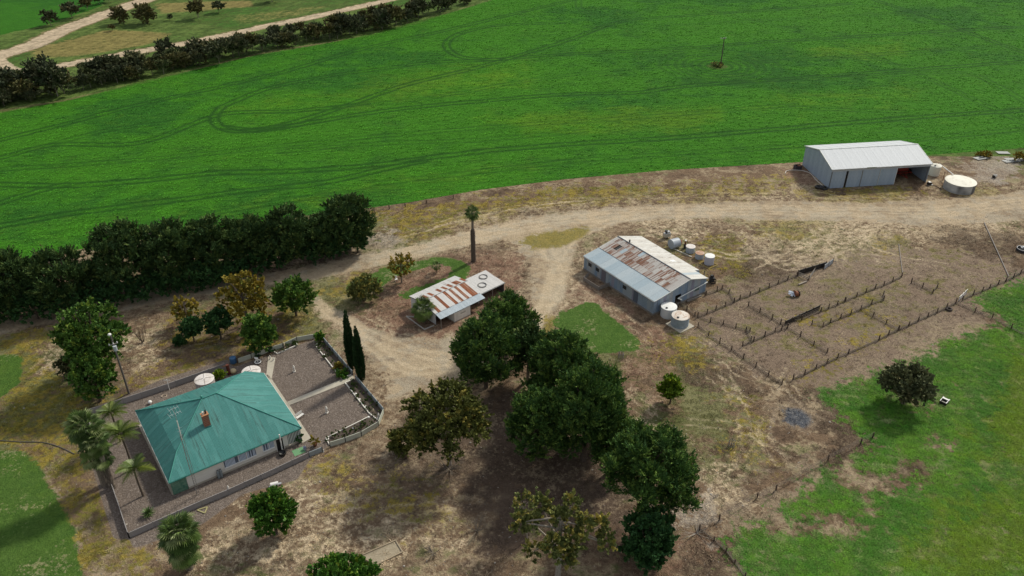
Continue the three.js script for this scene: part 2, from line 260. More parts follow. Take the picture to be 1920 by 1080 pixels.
function yardColour(x, z, o) {
  const nL = smp(NA, x / 97, z / 97), nM = smp(NB, x / 26, z / 26), nS = smp(NB, x / 7.3 + 0.3, z / 7.3), nG = smp(NF, x / 21, z / 21), nF = smp(NF, x / 9.1 + 0.5, z / 9.1), nM2 = smp(NB, x / 19 + 0.7, z / 15 + 0.2), nC = smp(NF, x / 58 + 0.2, z / 46 + z / 200);
  const wx = x + (nM - 0.5) * 6 + (nS - 0.5) * 2.2 + (nG - 0.5) * 0.6, wz = z + (nM2 - 0.5) * 6 + (nF - 0.5) * 0.5 + (nS - 0.5) * 1.6, ux = x + (nS - 0.5) * 1.2 + (nG - 0.5) * 0.5, uz = z + (nM - 0.5) * 1 + (nF - 0.5) * 0.4;
  const e = (nS - 0.5) * 0.5 + (nG - 0.5) * 0.35 + (nF - 0.5) * 0.15;
  const on = (m, k = 1, s = 0.16, far = 1) => { const v = far === 1 ? m(wx, wz) : far === 2 ? m(ux, uz) : m(x, z); return v < 0.02 ? 0 : sstep(0.5 - s, 0.5 + s, v + e * k); };
  o[0] = COL.dirt[0]; o[1] = COL.dirt[1]; o[2] = COL.dirt[2];
  sub(o, COL.straw, 0.8 * sstep(0.4, 0.72, 0.5 * nM2 + 0.25 * nC + 0.25 * nG)); sub(o, COL.dark, 0.7 * sstep(0.52, 0.76, 0.55 * nM + 0.3 * nC + 0.15 * nF)); sub(o, COL.weed, 0.6 * sstep(0.52, 0.74, 0.5 * nL + 0.3 * nM2 + 0.2 * nC));
  let t;
  if ((t = on(M.straw, 1.6, 0.3))) sub(o, mix3(COL.straw, COL.pale, sstep(0.4, 0.7, 0.5 * nS + 0.5 * nF)), t * (0.25 + 0.7 * sstep(0.42, 0.58, 0.25 * nS + 0.35 * nC + 0.4 * nG)));
  if ((t = on(M.red, 1.3, 0.3))) { sub(o, COL.red, 0.8 * t); sub(o, COL.straw, 0.55 * t * sstep(0.55, 0.75, 0.5 * nS + 0.5 * nF)); sub(o, COL.dark, 0.5 * t * sstep(0.6, 0.8, nM2)); }
  if ((t = on(M.grazed, 0.8, 0.3))) { sub(o, COL.graze, 0.78 * t); sub(o, COL.dark, 0.4 * t * sstep(0.46, 0.74, 0.5 * nS + 0.3 * nC + 0.2 * nG)); sub(o, COL.straw, 0.6 * t * sstep(0.62, 0.74, 0.3 * nM + 0.2 * nS + 0.5 * nF)); sub(o, COL.moss, 0.5 * t * sstep(0.56, 0.7, 0.5 * nM2 + 0.3 * nC + 0.2 * nG)); }
  if ((t = on(M.soil, 1.4, 0.3))) { sub(o, COL.dark, 0.8 * t); sub(o, COL.straw, 0.3 * t * sstep(0.6, 0.75, nF)); }
  if ((t = on(M.litterShade, 1.4, 0.35))) { sub(o, COL.litterShade, 0.85 * t); sub(o, COL.straw, 0.5 * t * sstep(0.6, 0.8, 0.5 * nM + 0.5 * nG)); }
  if ((t = on(M.moss, 2.0, 0.35))) { const c = mix3(COL.moss, COL.gold, sstep(0.35, 0.7, 0.6 * nM + 0.4 * nS)); sub(o, c, t * (0.2 + 0.7 * sstep(0.34, 0.62, 0.4 * nS + 0.35 * nC + 0.25 * nG))); }
  if ((t = on(M.stubble, 1.2, 0.25))) { sub(o, mix3(COL.straw, COL.graze, nS), 0.85 * t); sub(o, COL.dark, 0.65 * t * sstep(0.52, 0.72, 0.4 * nF + 0.6 * nG)); }
  if ((t = on(M.pasture, 1.5, 0.28, 2))) { let c = mix3(COL.past, COL.past2, sstep(0.36, 0.76, 0.55 * nM + 0.25 * nC + 0.2 * nG)); const r = on(M.ripe, 1, 0.4); if (r) c = mix3(c, COL.ripe, 0.75 * r); sub(o, c, t * (0.8 + 0.2 * nG)); sub(o, COL.straw, 0.25 * t * sstep(0.66, 0.85, 0.5 * nM2 + 0.5 * nS)); }
  if ((t = on(M.rubble, 1.4, 0.25))) { sub(o, mix3(COL.rubble, COL.graze, nM), t * 0.8); sub(o, COL.pale, 0.7 * t * sstep(0.62, 0.75, nF)); sub(o, COL.dark, 0.5 * t * sstep(0.6, 0.75, nG)); }
  if ((t = M.dust(wx, wz)) > 0.03) sub(o, mix3(COL.straw, COL.pale, nS), 0.85 * t * sstep(0.25, 0.75, 0.35 * nS + 0.35 * nC + 0.3 * nG));
  if ((t = on(M.scuff, 0.5, 0.3, 2))) sub(o, COL.pale, t * (0.4 + 0.5 * nG));
  if ((t = on(M.track, 0.8, 0.32, 2))) { sub(o, mix3(COL.track, COL.trackGrey, sstep(0.4, 0.7, nM2)), 0.9 * t); sub(o, COL.dirt, 0.55 * t * sstep(0.5, 0.72, 0.4 * nM + 0.3 * nC + 0.3 * nG)); const w = M.wheel(ux, uz); sub(o, COL.dirt, 0.3 * t * (1 - w)); sub(o, COL.pale, 0.75 * t * w); sub(o, COL.dark, 0.25 * t * sstep(0.6, 0.8, nF)); }
  if ((t = on(M.island, 1.0, 0.3, 2))) sub(o, mix3(COL.moss, COL.gold, 0.6 * nS + 0.4 * nG), 0.85 * t);
  if ((t = on(M.lawn, 0.5, 0.14, 2))) { sub(o, mix3(COL.lawn, COL.lawn2, 0.6 * nS + 0.4 * nF), 0.96 * t); sub(o, COL.straw, 0.4 * t * sstep(0.66, 0.84, 0.5 * nM + 0.5 * nG)); }
  if ((t = on(M.pitRim, 0.8, 0.3, 2))) sub(o, mix3(COL.straw, COL.graze, nS), 0.7 * t);
  if ((t = on(M.pit, 0.5, 0.25, 2))) { sub(o, px3(0.06, 0.075, 0.1), 0.9 * t); sub(o, px3(0.2, 0.19, 0.18), t * sstep(0.6, 0.75, nF)); }
  if ((t = on(M.gravel, 0.12, 0.1, 0))) { sub(o, mix3(COL.gravel2, COL.gravel, 0.6 + 0.25 * nS + 0.15 * nF), t); sub(o, px3(0.33, 0.29, 0.27), 0.3 * t * sstep(0.66, 0.8, nF)); }
  const f = 1.2 * (0.66 + 0.42 * nF + 0.26 * nG); o[0] *= f; o[1] *= f; o[2] *= f;
}
// ---- the far sheet: crop, wheel tracks through it, road verge ----
const TRACKS = [
  [-60, 281, 0, 263, 133, 230, 233, 203, 367, 173, 500, 143, 560, 127, 643, 102, 727, 80, 810, 63, 893, 43, 977, 23, 1060, 3, 1150, -18], [417, 200, 500, 167, 633, 140, 693, 132, 810, 117, 920, 112, 1060, 102, 1200, 95, 1280, 90, 1447, 78, 1613, 68, 1780, 58, 1940, 49],
  [420, 238, 480, 243, 560, 227, 643, 200, 760, 160, 893, 127, 977, 103, 1060, 77, 1177, 38, 1280, 30, 1420, 20, 1600, 6], [450, 246, 560, 233, 727, 207, 893, 190, 1060, 177, 1200, 173, 1280, 162, 1447, 150, 1580, 140, 1713, 130, 1940, 114],
  [0, 345, 100, 348, 250, 340, 400, 325, 560, 320, 700, 310, 850, 290, 1000, 275, 1200, 262, 1280, 257, 1480, 240, 1680, 223, 1940, 205], [-40, 432, 78, 410, 156, 397, 260, 384, 363, 371, 480, 355, 600, 343, 700, 322, 800, 300],
  [-40, 390, 0, 381, 39, 368, 104, 350, 130, 345], [0, 296, 100, 272, 260, 268, 420, 214, 560, 208, 693, 193], [417, 200, 402, 222, 415, 238, 450, 246, 520, 241, 600, 226], [1060, 43, 930, 48, 866, 62, 843, 74, 838, 88, 860, 105, 890, 110, 940, 112], [1640, 0, 1763, 40, 1813, 60, 1940, 105],
  [1280, 150, 1400, 152, 1600, 146, 1813, 137, 1863, 157, 1940, 200], [1480, 200, 1560, 205, 1700, 210], [1085, 0, 1090, 18, 1130, 30, 1180, 36], [520, 285, 700, 270, 900, 262, 1100, 245], [100, 270, 200, 245, 330, 228], [0, 318, 200, 305, 420, 285, 640, 262, 900, 240, 1200, 220, 1500, 196], [600, 205, 800, 184, 1000, 150, 1200, 128, 1500, 112, 1900, 84], [1250, 48, 1500, 34, 1760, 20, 1940, 8], [700, 345, 900, 322, 1100, 300, 1400, 280, 1700, 262, 1940, 240], [1200, 0, 1330, 20, 1500, 60, 1700, 130, 1940, 240], [200, 440, 400, 400, 600, 368, 760, 350]];
const FT = 1 / 5; // metres per texel of the mask
const fmask = (draw, blur) => mask(draw, blur, 5, FX0, FW, FZ0, FD);
const F = {
  tracks: fmask((c) => { TRACKS.forEach((l, i) => { const faint = i >= 11; for (const o of [-1.15, 1.15]) c.line(l, faint ? 0.8 : 1.0, faint ? 0.55 : 0.85, o); }); 
    const q = c.at([1350, 124]); for (let r = 4; r < 21; r += 2.6) { c.g.strokeStyle = `rgba(255,255,255,${0.8 - r * 0.022})`; c.g.lineWidth = 1.25 * c.k; c.g.beginPath(); c.g.ellipse(q[0], q[1], r * c.k, r * c.k, 0, 0, 7); c.g.stroke(); } }, 1),
  crop: fmask((c) => { c.poly([...FIELD_EDGE, ...FIELD_TOP]); }, 1),
  crop2: fmask((c) => { c.poly([-600, -60, 230, -60, 190, 12, 90, 46, 0, 66, -600, 190]); }, 1),
  bare: fmask((c) => { c.blob(1348, 124, 3.2, 2.4); c.line([0, 207, 130, 186, 300, 147, 480, 102, 700, 64, 890, 10], 1.2, 0.7); }, 2),
  road: fmask((c) => { c.line(ROAD_UP, 8.5); c.line(ROAD_LOW, 5.5); c.poly([-60, 110, 8, 104, 26, 124, 70, 131, 20, 150, -60, 150]); }, 2),
  red: fmask((c) => { c.line(ROAD_UP, 11.5, 0.6); c.line(ROAD_LOW, 8, 0.6); }, 3),
  gold: fmask((c) => { c.poly([60, 92, 200, 55, 330, 62, 280, 84, 150, 106, 60, 110], 0.8); c.poly([290, 6, 470, 0, 480, 12, 300, 26], 0.9); c.poly([430, 30, 640, 6, 560, 30, 450, 48], 0.5); }, 8),
  yellow: fmask((c) => { c.poly([560, 200, 760, 130, 1000, 110, 1000, 160, 700, 200], 0.7); c.poly([880, 220, 1200, 200, 1400, 200, 1300, 250, 1000, 250], 0.9); c.poly([1500, 90, 1760, 70, 1700, 105, 1500, 110], 0.8); c.poly([1400, 180, 1750, 160, 1700, 195, 1450, 205], 0.7); c.poly([450, 190, 600, 170, 560, 200, 460, 215], 0.8); c.poly([300, 400, 700, 330, 1000, 300, 1000, 330, 700, 380, 500, 400], 0.5); c.poly([0, 440, 300, 380, 300, 400, 0, 460], 0.5); }, 25),
};
const FC = { crop: px3(0.044, 0.168, 0.011), deep: px3(0.026, 0.115, 0.013), yel: px3(0.098, 0.21, 0.011), rut: px3(0.012, 0.055, 0.008), verge: px3(0.075, 0.12, 0.028), verge2: px3(0.11, 0.16, 0.04), gold: px3(0.24, 0.19, 0.07), road: px3(0.5, 0.4, 0.28), redEdge: px3(0.26, 0.17, 0.11) };
function farColour(x, z, o) {
  const nL = smp(NA, x / 140, z / 110), nM = smp(NB, x / 38, z / 30), nR = smp(NF, x / 170 + z / 420, (z + 0.13 * x) / 34), nG = smp(NF, x / 40, z / 32), nS = smp(NB, x / 11, z / 9);
  const wx = x + (nS - 0.5) * 1.5, wz = z + (nM - 0.5) * 1.5, e = (nS - 0.5) * 0.4 + (nG - 0.5) * 0.3;
  const crop = F.crop(x + (nG - 0.5) * 0.5, z + (nG - 0.5) * 0.5), crop2 = F.crop2(wx, wz);
  if (crop > 0.5 || crop2 > 0.5) {
    const y = F.yellow(x, z); sub(Object.assign(o, FC.crop), FC.deep, sstep(0.4, 0.8, 0.55 * nL + 0.45 * nM)); sub(o, FC.yel, 0.7 * sstep(0.25, 0.95, 0.55 * y + 0.45 * nM + 0.3 * (nR - 0.5))); 
    const f = 0.68 + 0.48 * nR + 0.16 * nG; o[0] *= f; o[1] *= f; o[2] *= f; sub(o, FC.rut, 0.92 * F.tracks(x + (nS - 0.5) * 0.4, z + (nM - 0.5) * 0.6)); const b = F.bare(wx, wz); if (b > 0.05) sub(o, FC.verge, b); if (crop2 > 0.5) sub(o, FC.deep, 0.4);
  } else {
    Object.assign(o, FC.verge); sub(o, FC.verge2, sstep(0.4, 0.7, 0.5 * nM + 0.5 * nS)); sub(o, FC.deep, 0.6 * sstep(0.55, 0.8, 0.5 * nL + 0.5 * nS));
    const g = F.gold(wx, wz); if (g > 0.02) sub(o, FC.gold, 0.8 * sstep(0.3, 0.8, g + e)); const r = F.red(wx, wz); if (r > 0.02) sub(o, FC.redEdge, 0.7 * sstep(0.3, 0.7, r + e));
    const d = F.road(wx, wz); if (d > 0.02) sub(o, FC.road, 0.95 * sstep(0.35, 0.65, d + 0.3 * e)); const b = F.bare(wx, wz); if (b > 0.05) sub(o, FC.redEdge, 0.7 * b);
    const nT = smp(NF, x / 90, z / 60), f = 0.42 + 0.5 * nS + 0.35 * nG + 0.35 * nT; o[0] *= f; o[1] *= f; o[2] *= f;
  }
}
const YN = 2048, HALF = YW / 2;
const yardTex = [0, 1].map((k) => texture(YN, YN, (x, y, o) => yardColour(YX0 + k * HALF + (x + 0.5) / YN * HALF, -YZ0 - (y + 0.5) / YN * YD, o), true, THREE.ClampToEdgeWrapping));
const farTex = texture(2048, 1536, (x, y, o) => farColour(FX0 + (x + 0.5) / 2048 * FW, -FZ0 - (y + 0.5) / 1536 * FD, o), true, THREE.ClampToEdgeWrapping);
const bumpTex = texture(1024, 1024, (x, y, o) => { const u = x / 1024, v = y / 1024; o[0] = 0.34 * smp(NB, u, v) + 0.36 * smp(NF, u, v) + 0.3 * smp(NF, 3 * u, 3 * v); }, false);
const bumpAs = (m) => { const t = bumpTex.clone(); t.repeat.set(m[0], m[1]); t.needsUpdate = true; return t; };
const yardMats = yardTex.map((t) => new THREE.MeshPhysicalMaterial({ map: t, roughness: 0.97, specularIntensity: 0.2, bumpMap: bumpAs([HALF / 12, YD / 12]), bumpScale: 0.22 }));
const farMat = new THREE.MeshPhysicalMaterial({ specularIntensity: 0.15, map: farTex, roughness: 0.9, bumpMap: bumpAs([FW / 24, FD / 24]), bumpScale: 0.32 });
const wildTex = texture(512, 512, (x, y, o) => { const n = smp(NB, x / 512, y / 512), g = smp(NF, x / 512, y / 512); sub(Object.assign(o, FC.verge), FC.deep, n); const f = 0.7 + 0.5 * g; o[0] *= f; o[1] *= f; o[2] *= f; });
wildTex.repeat.set(1 / 60, 1 / 60);
const wildMat = new THREE.MeshStandardMaterial({ map: wildTex, roughness: 1 });
const uvYard = (k) => (x, z) => [(x - YX0 - k * HALF) / HALF, (-z - YZ0) / YD], uvFar = (x, z) => [(x - FX0) / FW, (-z - FZ0) / FD];
function clipX(p, x, keep) { // the part of an outline on one side of the seam between the two yard textures
  const o = [], inside = (q) => keep * (q[0] - x) >= 0;
  p.forEach((a, i) => { const b = p[(i + 1) % p.length]; if (inside(a)) o.push(a); if (inside(a) !== inside(b)) { const t = (x - a[0]) / (b[0] - a[0]); o.push([x, a[1] + (b[1] - a[1]) * t]); } });
  return o;
}
function flat(p, y, uv) {
  const v2 = p.map((q) => new THREE.Vector2(q[0], -q[1])); if (THREE.ShapeUtils.area(v2) < 0) { v2.reverse(); p = p.slice().reverse(); }
  const t = [], u = []; for (const f of THREE.ShapeUtils.triangulateShape(v2, [])) for (const i of f) { t.push(p[i][0], y, p[i][1]); u.push(...uv(p[i][0], p[i][1])); }
  return t.length ? polyGeo(t, u) : null;
}
function yardSheet(name, p, y) { // a flat sheet on the yard ground
  const gs = [clipX(p, YX0 + HALF, -1), clipX(p, YX0 + HALF, 1)].map((q, k) => q.length > 2 ? [flat(q, y, uvYard(k)), k] : [null, k]).filter((a) => a[0]);
  const g = mergeGeometries(gs.map((a) => a[0]), true); const o = new THREE.Mesh(g, gs.map((a) => yardMats[a[1]])); o.name = numbered(name); o.receiveShadow = true; scene.add(o); return tag(o, null, null, null, 'structure');
}
const toWorld = (a) => PL(a).map(W2);
function strip(a, w) { // outline of a band along a line; w(t) metres wide
  const c = smooth(toWorld(a)), l = [], r = []; c.forEach((p, i) => { const q = c[Math.min(i + 1, c.length - 1)], o = c[Math.max(0, i - 1)], dx = q[0] - o[0], dz = q[1] - o[1], L = Math.hypot(dx, dz) || 1, h = w(i / (c.length - 1)) / 2; l.push([p[0] - dz / L * h, p[1] + dx / L * h]); r.unshift([p[0] + dz / L * h, p[1] - dx / L * h]); });
  return [...l, ...r];
}
{ // one ground sheet out to the horizon
  const rect = (x0, x1, z0, z1) => [[x0, z0], [x1, z0], [x1, z1], [x0, z1]], far = -YZ0 - YD, mid = YX0 + HALF, xe = YX0 + YW, fz = -FZ0 - FD, B = 3000, uw = (x, z) => [x, -z];
  const gs = [flat(rect(YX0, mid, -YZ0, far), 0, uvYard(0)), flat(rect(mid, xe, -YZ0, far), 0, uvYard(1)),
    mergeGeometries([flat(rect(FX0, FX0 + FW, far, fz), 0, uvFar), flat(rect(FX0, YX0, -FZ0, far), 0, uvFar), flat(rect(xe, FX0 + FW, -FZ0, far), 0, uvFar)]),
    mergeGeometries([flat(rect(-B, B, B, -YZ0), 0, uw), flat(rect(-B, YX0, -YZ0, -FZ0), 0, uw), flat(rect(xe, B, -YZ0, -FZ0), 0, uw), flat(rect(-B, FX0, -FZ0, fz), 0, uw), flat(rect(FX0 + FW, B, -FZ0, fz), 0, uw), flat(rect(-B, B, fz, -B), 0, uw)])];
  const o = new THREE.Mesh(mergeGeometries(gs, true), [...yardMats, farMat, wildMat]); o.name = 'ground'; o.receiveShadow = true; scene.add(o); tag(o, 'dry brown farm ground with straw, moss and bare soil', 'ground', null, 'structure');
}
const cropField = struct('crop_field', flat(toWorld([...FIELD_EDGE, ...FIELD_TOP]), 0.004, uvFar), farMat); tag(cropField, 'wide green cereal crop field crossed by curving wheel tracks', 'crop field');
tag(struct('crop_field', flat(toWorld([-600, -60, 230, -60, 190, 12, 90, 46, 0, 66, -600, 190]), 0.004, uvFar), farMat), 'far green crop field beyond the pale dirt road', 'crop field');
tag(struct('dirt_road', flat(strip(ROAD_UP, () => 8.5), 0.004, uvFar), farMat), 'wide pale dirt road running up beside the far crop field', 'road');
tag(struct('dirt_road', flat(strip(ROAD_LOW, () => 5.5), 0.008, uvFar), farMat), 'narrow pale dirt road partly hidden by the roadside tree belt', 'road');
tag(yardSheet('dirt_track', strip(TRACK_MAIN.slice(0, -2), (t) => 3.6 + 5.4 * t), 0.004), 'pale dirt farm track running past the sheds', 'track');
tag(yardSheet('dirt_track', toWorld(TRACK_BRANCH), 0.008), 'pale dirt branch track between the small rusty shed and the wool shed', 'track');
tag(yardSheet('dirt_track', toWorld(TURNING), 0.012), 'pale dirt turning area beside the two cypresses', 'track');
['long green lawn behind the big fan palms', 'small green lawn beside the dark round tree', 'green grass patch in front of the grey wool shed', 'curved green lawn behind the small rusty shed'].forEach((l, i) => tag(yardSheet('lawn', toWorld(LAWNS[i]), 0.004), l, 'lawn'));
tag(yardSheet('pasture', toWorld(PASTURE), 0.004), 'bright green pasture around the lone spreading tree', 'pasture');
tag(yardSheet('pasture', toWorld(PADDOCK), 0.008), 'green pasture corner behind the end of the stockyard fence', 'pasture');
tag(yardSheet('gravel_yard', toWorld(YARD), 0.004), 'mauve brown gravel garden yard around the green roofed house', 'gravel yard');

// crop plants and grass tufts standing on those sheets: uncountable, instanced
function tuftGeo(n, h, spread, w) {
  const t = []; for (let i = 0; i < n; i++) { const a = i / n * 6.283 + rr(-0.4, 0.4), r = spread * rr(0.15, 1), x = Math.cos(a) * r * 0.5, z = Math.sin(a) * r * 0.5, lx = Math.cos(a) * r, lz = Math.sin(a) * r, k = h * rr(0.7, 1.1), px = -Math.sin(a) * w, pz = Math.cos(a) * w; t.push(x - px, 0, z - pz, x + px, 0, z + pz, x + lx, k, z + lz); }
  return polyGeo(t);
}
const bladeMat = new THREE.MeshPhysicalMaterial({ specularIntensity: 0.2, color: 0xffffff, roughness: 0.75, side: THREE.DoubleSide });
function scatter(name, label, cat, geo, list) {
  const m = new THREE.InstancedMesh(geo, bladeMat, list.length), mm = new THREE.Matrix4(), q = new THREE.Quaternion(), c = new THREE.Color(), Y = V(0, 1, 0);
  list.forEach((t, i) => { q.setFromAxisAngle(Y, t.a); mm.compose(V(t.x, 0.005, t.z), q, V(t.s, t.h ?? t.s, t.s)); m.setMatrixAt(i, mm); m.setColorAt(i, c.setRGB(t.c[0], t.c[1], t.c[2])); });
  m.name = numbered(name); m.castShadow = m.receiveShadow = true; scene.add(m); return tag(m, label, cat, null, 'stuff');
}
{
  reseed(77); const list = [], o = [0, 0, 0], far = -374;
  for (let i = 0; i < 620000 && list.length < 50000; i++) {
    const z = -132 + (far + 132) * Math.pow(rnd(), 1.25), hw = (80 + -z) * 0.62 * 0.92, x = rr(-hw, hw); if (F.crop(x, z) < 0.55) continue;
    const k = F.tracks(x, z); if (k > 0.22 || F.bare(x, z) > 0.3) continue; farColour(x, z, o); const f = rr(0.95, 1.25) * 1.55;
    const s = rr(0.7, 1.25) * (0.75 + -z / 500); list.push({ x, z, a: rr(0, 6.28), s, h: s * rr(0.8, 1.2), c: [o[0] * f, o[1] * f, o[2] * f] });
  }
  scatter('crop_plants', 'green cereal plants covering the big field', 'crop', tuftGeo(7, 0.15, 0.4, 0.06), list);
}
{
  reseed(78); const green = [], dry = [], o = [0, 0, 0];
  for (let i = 0; i < 400000 && green.length < 40000; i++) { const x = rr(20, 112), z = rr(-62, -128); const p = M.pasture(x, z); if (p < 0.3) continue; yardColour(x, z, o); if (o[1] < o[0] * 1.25) continue; const f = rr(0.85, 1.3) * 1.4; green.push({ x, z, a: rr(0, 6.28), s: rr(0.5, 1.2), c: [o[0] * f, o[1] * f, o[2] * f] }); }
  scatter('pasture_grass', 'lush green grass of the pasture', 'grass', tuftGeo(7, 0.14, 0.36, 0.05), green);
  for (let i = 0; i < 520000 && dry.length < 75000; i++) {
    const z = rr(-61, -175), hw = (70 - z) * 0.6, x = rr(-hw, hw); if (M.track(x, z) > 0.3 || M.gravel(x, z) > 0.1 || M.pasture(x, z) > 0.6 || M.lawn(x, z) > 0.3 || F.crop(x, z) > 0.3 || M.grazed(x, z) > 0.5 && rnd() < 0.6) continue;
    if (smp(NB, x / 13, z / 13) < rr(0.3, 0.62)) continue; yardColour(x, z, o); const f = rr(0.7, 1.7); dry.push({ x, z, a: rr(0, 6.28), s: rr(0.35, 1.15) * (rnd() < 0.08 ? 1.7 : 1), c: [o[0] * f, o[1] * f, o[2] * f] });
  }
  scatter('dry_grass', 'low dry grass tufts scattered over the yard ground', 'grass', tuftGeo(6, 0.16, 0.3, 0.03), dry);
}
// ---------- building materials ----------
const corrTex = (() => { const t = texture(64, 4, (x, y, o) => { o[0] = 0.5 + 0.5 * Math.sin(x / 64 * 6.2832); }, false); return t; })();
const corr = (per) => { const t = corrTex.clone(); t.repeat.set(1 / per, 1); t.needsUpdate = true; return t; };
function rustTex(base, rust, amount, streak, sd, base2 = null) { // weathered sheet iron, 8 m of it; streaks run up the sheet
  const t = texture(256, 512, (x, y, o) => {
    const u = x / 256, v = y / 512, a = smp(NF, u * 0.75 + sd, v * 0.25 / streak + sd), f = smp(NF, u * 1.3 + sd, v * 0.5 / streak), m = smp(NA, u + sd * 2, v + sd), k = sstep(1 - amount - 0.16, 1 - amount + 0.16, 0.5 * a + 0.22 * f + 0.28 * m);
    const b = base2 ? mix3(base, base2, sstep(0.4, 0.65, m)) : base, r = mix3(rust, rust.map((c) => c * 0.5), sstep(0.45, 0.7, f)), g = 0.84 + 0.32 * smp(NF, u * 2, v * 2);
    for (let i = 0; i < 3; i++) o[i] = (b[i] + (r[i] - b[i]) * k) * g;
  }); t.repeat.set(1 / 8, 1 / 16); return t;
}
const RUST = [0.24, 0.085, 0.035], sheetMat = (base, amount, streak, sd, rough = 0.55, o = {}) => new THREE.MeshPhysicalMaterial({ specularIntensity: 0.45, map: rustTex(base, o.rust ?? RUST, amount, streak, sd, o.base2), roughness: rough, metalness: o.metal ?? 0, bumpMap: corr(o.per ?? 0.16), bumpScale: o.bump ?? 0.018 });
const teal = [[0.052, 0.195, 0.18], [0.056, 0.206, 0.19], [0.054, 0.2, 0.184]].map((c, i) => sheetMat(c, 0.3, 6, i * 0.37, 0.5, { bump: 0.006, rust: [0.075, 0.205, 0.188], base2: c.map((v, k) => v * 1.12 + 0.012) }));
const tealTrim = mat([0.05, 0.25, 0.21], 0.4), cream = mat([0.66, 0.62, 0.53], 0.75), white = mat([0.78, 0.77, 0.74], 0.6), gutterWhite = mat([0.74, 0.76, 0.72], 0.45), black = mat([0.012, 0.012, 0.013], 0.5), dark = mat([0.03, 0.03, 0.032], 0.8);
const wood = mat([0.13, 0.095, 0.07], 0.9), greyWood = mat([0.23, 0.205, 0.18], 0.9), rustMat = mat([0.2, 0.075, 0.035], 0.85), iron = mat([0.28, 0.29, 0.3], 0.5, { metalness: 0.4 }), steel = mat([0.5, 0.51, 0.52], 0.4, { metalness: 0.6 });
const concTex = texture(256, 256, (x, y, o) => { const n = smp(NB, x / 256, y / 256), f = smp(NF, x / 256, y / 256), c = mix3([0.38, 0.345, 0.28], [0.5, 0.46, 0.38], 0.6 * n + 0.4 * f); o[0] = c[0]; o[1] = c[1]; o[2] = c[2]; }); concTex.repeat.set(0.25, 0.25);
const concrete = new THREE.MeshStandardMaterial({ map: concTex, roughness: 0.92 });
const wallTex = texture(256, 256, (x, y, o) => { const n = smp(NB, x / 256, y / 256), f = smp(NF, x / 256, y / 256), k = 0.86 + 0.1 * n + 0.08 * f; o[0] = 0.8 * k; o[1] = 0.77 * k; o[2] = 0.7 * k; }); wallTex.repeat.set(0.2, 0.2);
const render = new THREE.MeshStandardMaterial({ map: wallTex, roughness: 0.9 });
const glass = new THREE.MeshStandardMaterial({ color: new THREE.Color().setRGB(0.1, 0.13, 0.18), roughness: 0.08, metalness: 0 }), curtain = mat([0.5, 0.58, 0.7], 0.9);
const brickTex = texture(128, 128, (x, y, o) => { const row = (y / 16) | 0, bx = ((x + (row % 2) * 16) % 32), m = (y % 16) < 2 || bx < 2, n = smp(NF, x / 128, y / 128), k = 0.7 + 0.6 * n; const c = m ? [0.34, 0.3, 0.25] : [0.3 * k, 0.095 * k, 0.05 * k]; o[0] = c[0]; o[1] = c[1]; o[2] = c[2]; }); 
const brickMat = new THREE.MeshStandardMaterial({ map: brickTex, roughness: 0.9 });

function prism(poly, n, th, s, t, o, uv0) { // a sheet with outline poly (3-D points) and thickness th below it
  const T = [], U = [], low = poly.map((p) => p.clone().addScaledVector(n, -th)), uv = (p) => { const d = p.clone().sub(o); return [uv0[0] + d.dot(s), uv0[1] + d.dot(t)]; };
  const tri = (a, b, c) => { for (const p of [a, b, c]) { T.push(p.x, p.y, p.z); U.push(...uv(p)); } };
  for (let i = 1; i < poly.length - 1; i++) { tri(poly[0], poly[i], poly[i + 1]); tri(low[0], low[i + 1], low[i]); }
  poly.forEach((p, i) => { const j = (i + 1) % poly.length; tri(p, low[i], low[j]); tri(p, low[j], poly[j]); });
  return polyGeo(T, U);
}
// a plane face (convex outline, counter-clockwise from outside, first edge along the sheets' feet) laid with separate sheets side by side
function sheeted(parent, name, poly, w, mats, { rows = 1, th = 0.02, gap = 0.006, skip = null, lift = 0.007, dir = null } = {}) {
  const n = V(0, 0, 0).crossVectors(poly[1].clone().sub(poly[0]), poly[poly.length - 1].clone().sub(poly[0])).normalize(), s = (dir ?? poly[1].clone().sub(poly[0])).clone().addScaledVector(n, dir ? -n.dot(dir) : 0).normalize(), t = V(0, 0, 0).crossVectors(n, s), o = poly[0];
  const q = poly.map((p) => { const d = p.clone().sub(o); return [d.dot(s), d.dot(t)]; }), a = Math.min(...q.map((p) => p[0])), b = Math.max(...q.map((p) => p[0])), c = Math.min(...q.map((p) => p[1])), e = Math.max(...q.map((p) => p[1])), N = Math.max(1, Math.round((b - a) / w)), R = rows;
  const uu = [rr(0, 8), rr(0, 16)];
  for (let i = 0; i < N; i++) for (let j = 0; j < R; j++) {
    if (skip && skip(i, j)) continue;
    let p = clipX(clipX(q, a + (b - a) * i / N + (i ? gap / 2 : 0), 1), a + (b - a) * (i + 1) / N - (i < N - 1 ? gap / 2 : 0), -1);
    if (R > 1) { const sw = (k) => k.map((v) => [v[1], v[0]]); p = sw(clipX(clipX(sw(p), c + (e - c) * j / R, 1), c + (e - c) * (j + 1) / R, -1)); }
    p = p.filter((v, k) => { const u = p[(k + 1) % p.length]; return Math.hypot(v[0] - u[0], v[1] - u[1]) > 1e-4; }); if (p.length < 3) continue;
    const h = lift * (((i * 7 + j * 3) % 3) + 1) + j * 0.004, P3 = p.map((v) => o.clone().addScaledVector(s, v[0]).addScaledVector(t, v[1]).addScaledVector(n, h));
    obj(name, prism(P3, n, th, s, t, o, R > 1 ? [uu[0] + (i % 5) * 0.37, uu[1]] : [rr(0, 8), rr(0, 16)]), typeof mats === 'function' ? mats(i, j, N, R) : mats[(i * 5 + j * 3) % mats.length], parent);
  }
}
const L = (u, h, v) => V(u, h, -v);   // local frames: u along the front, h up, v towards the back
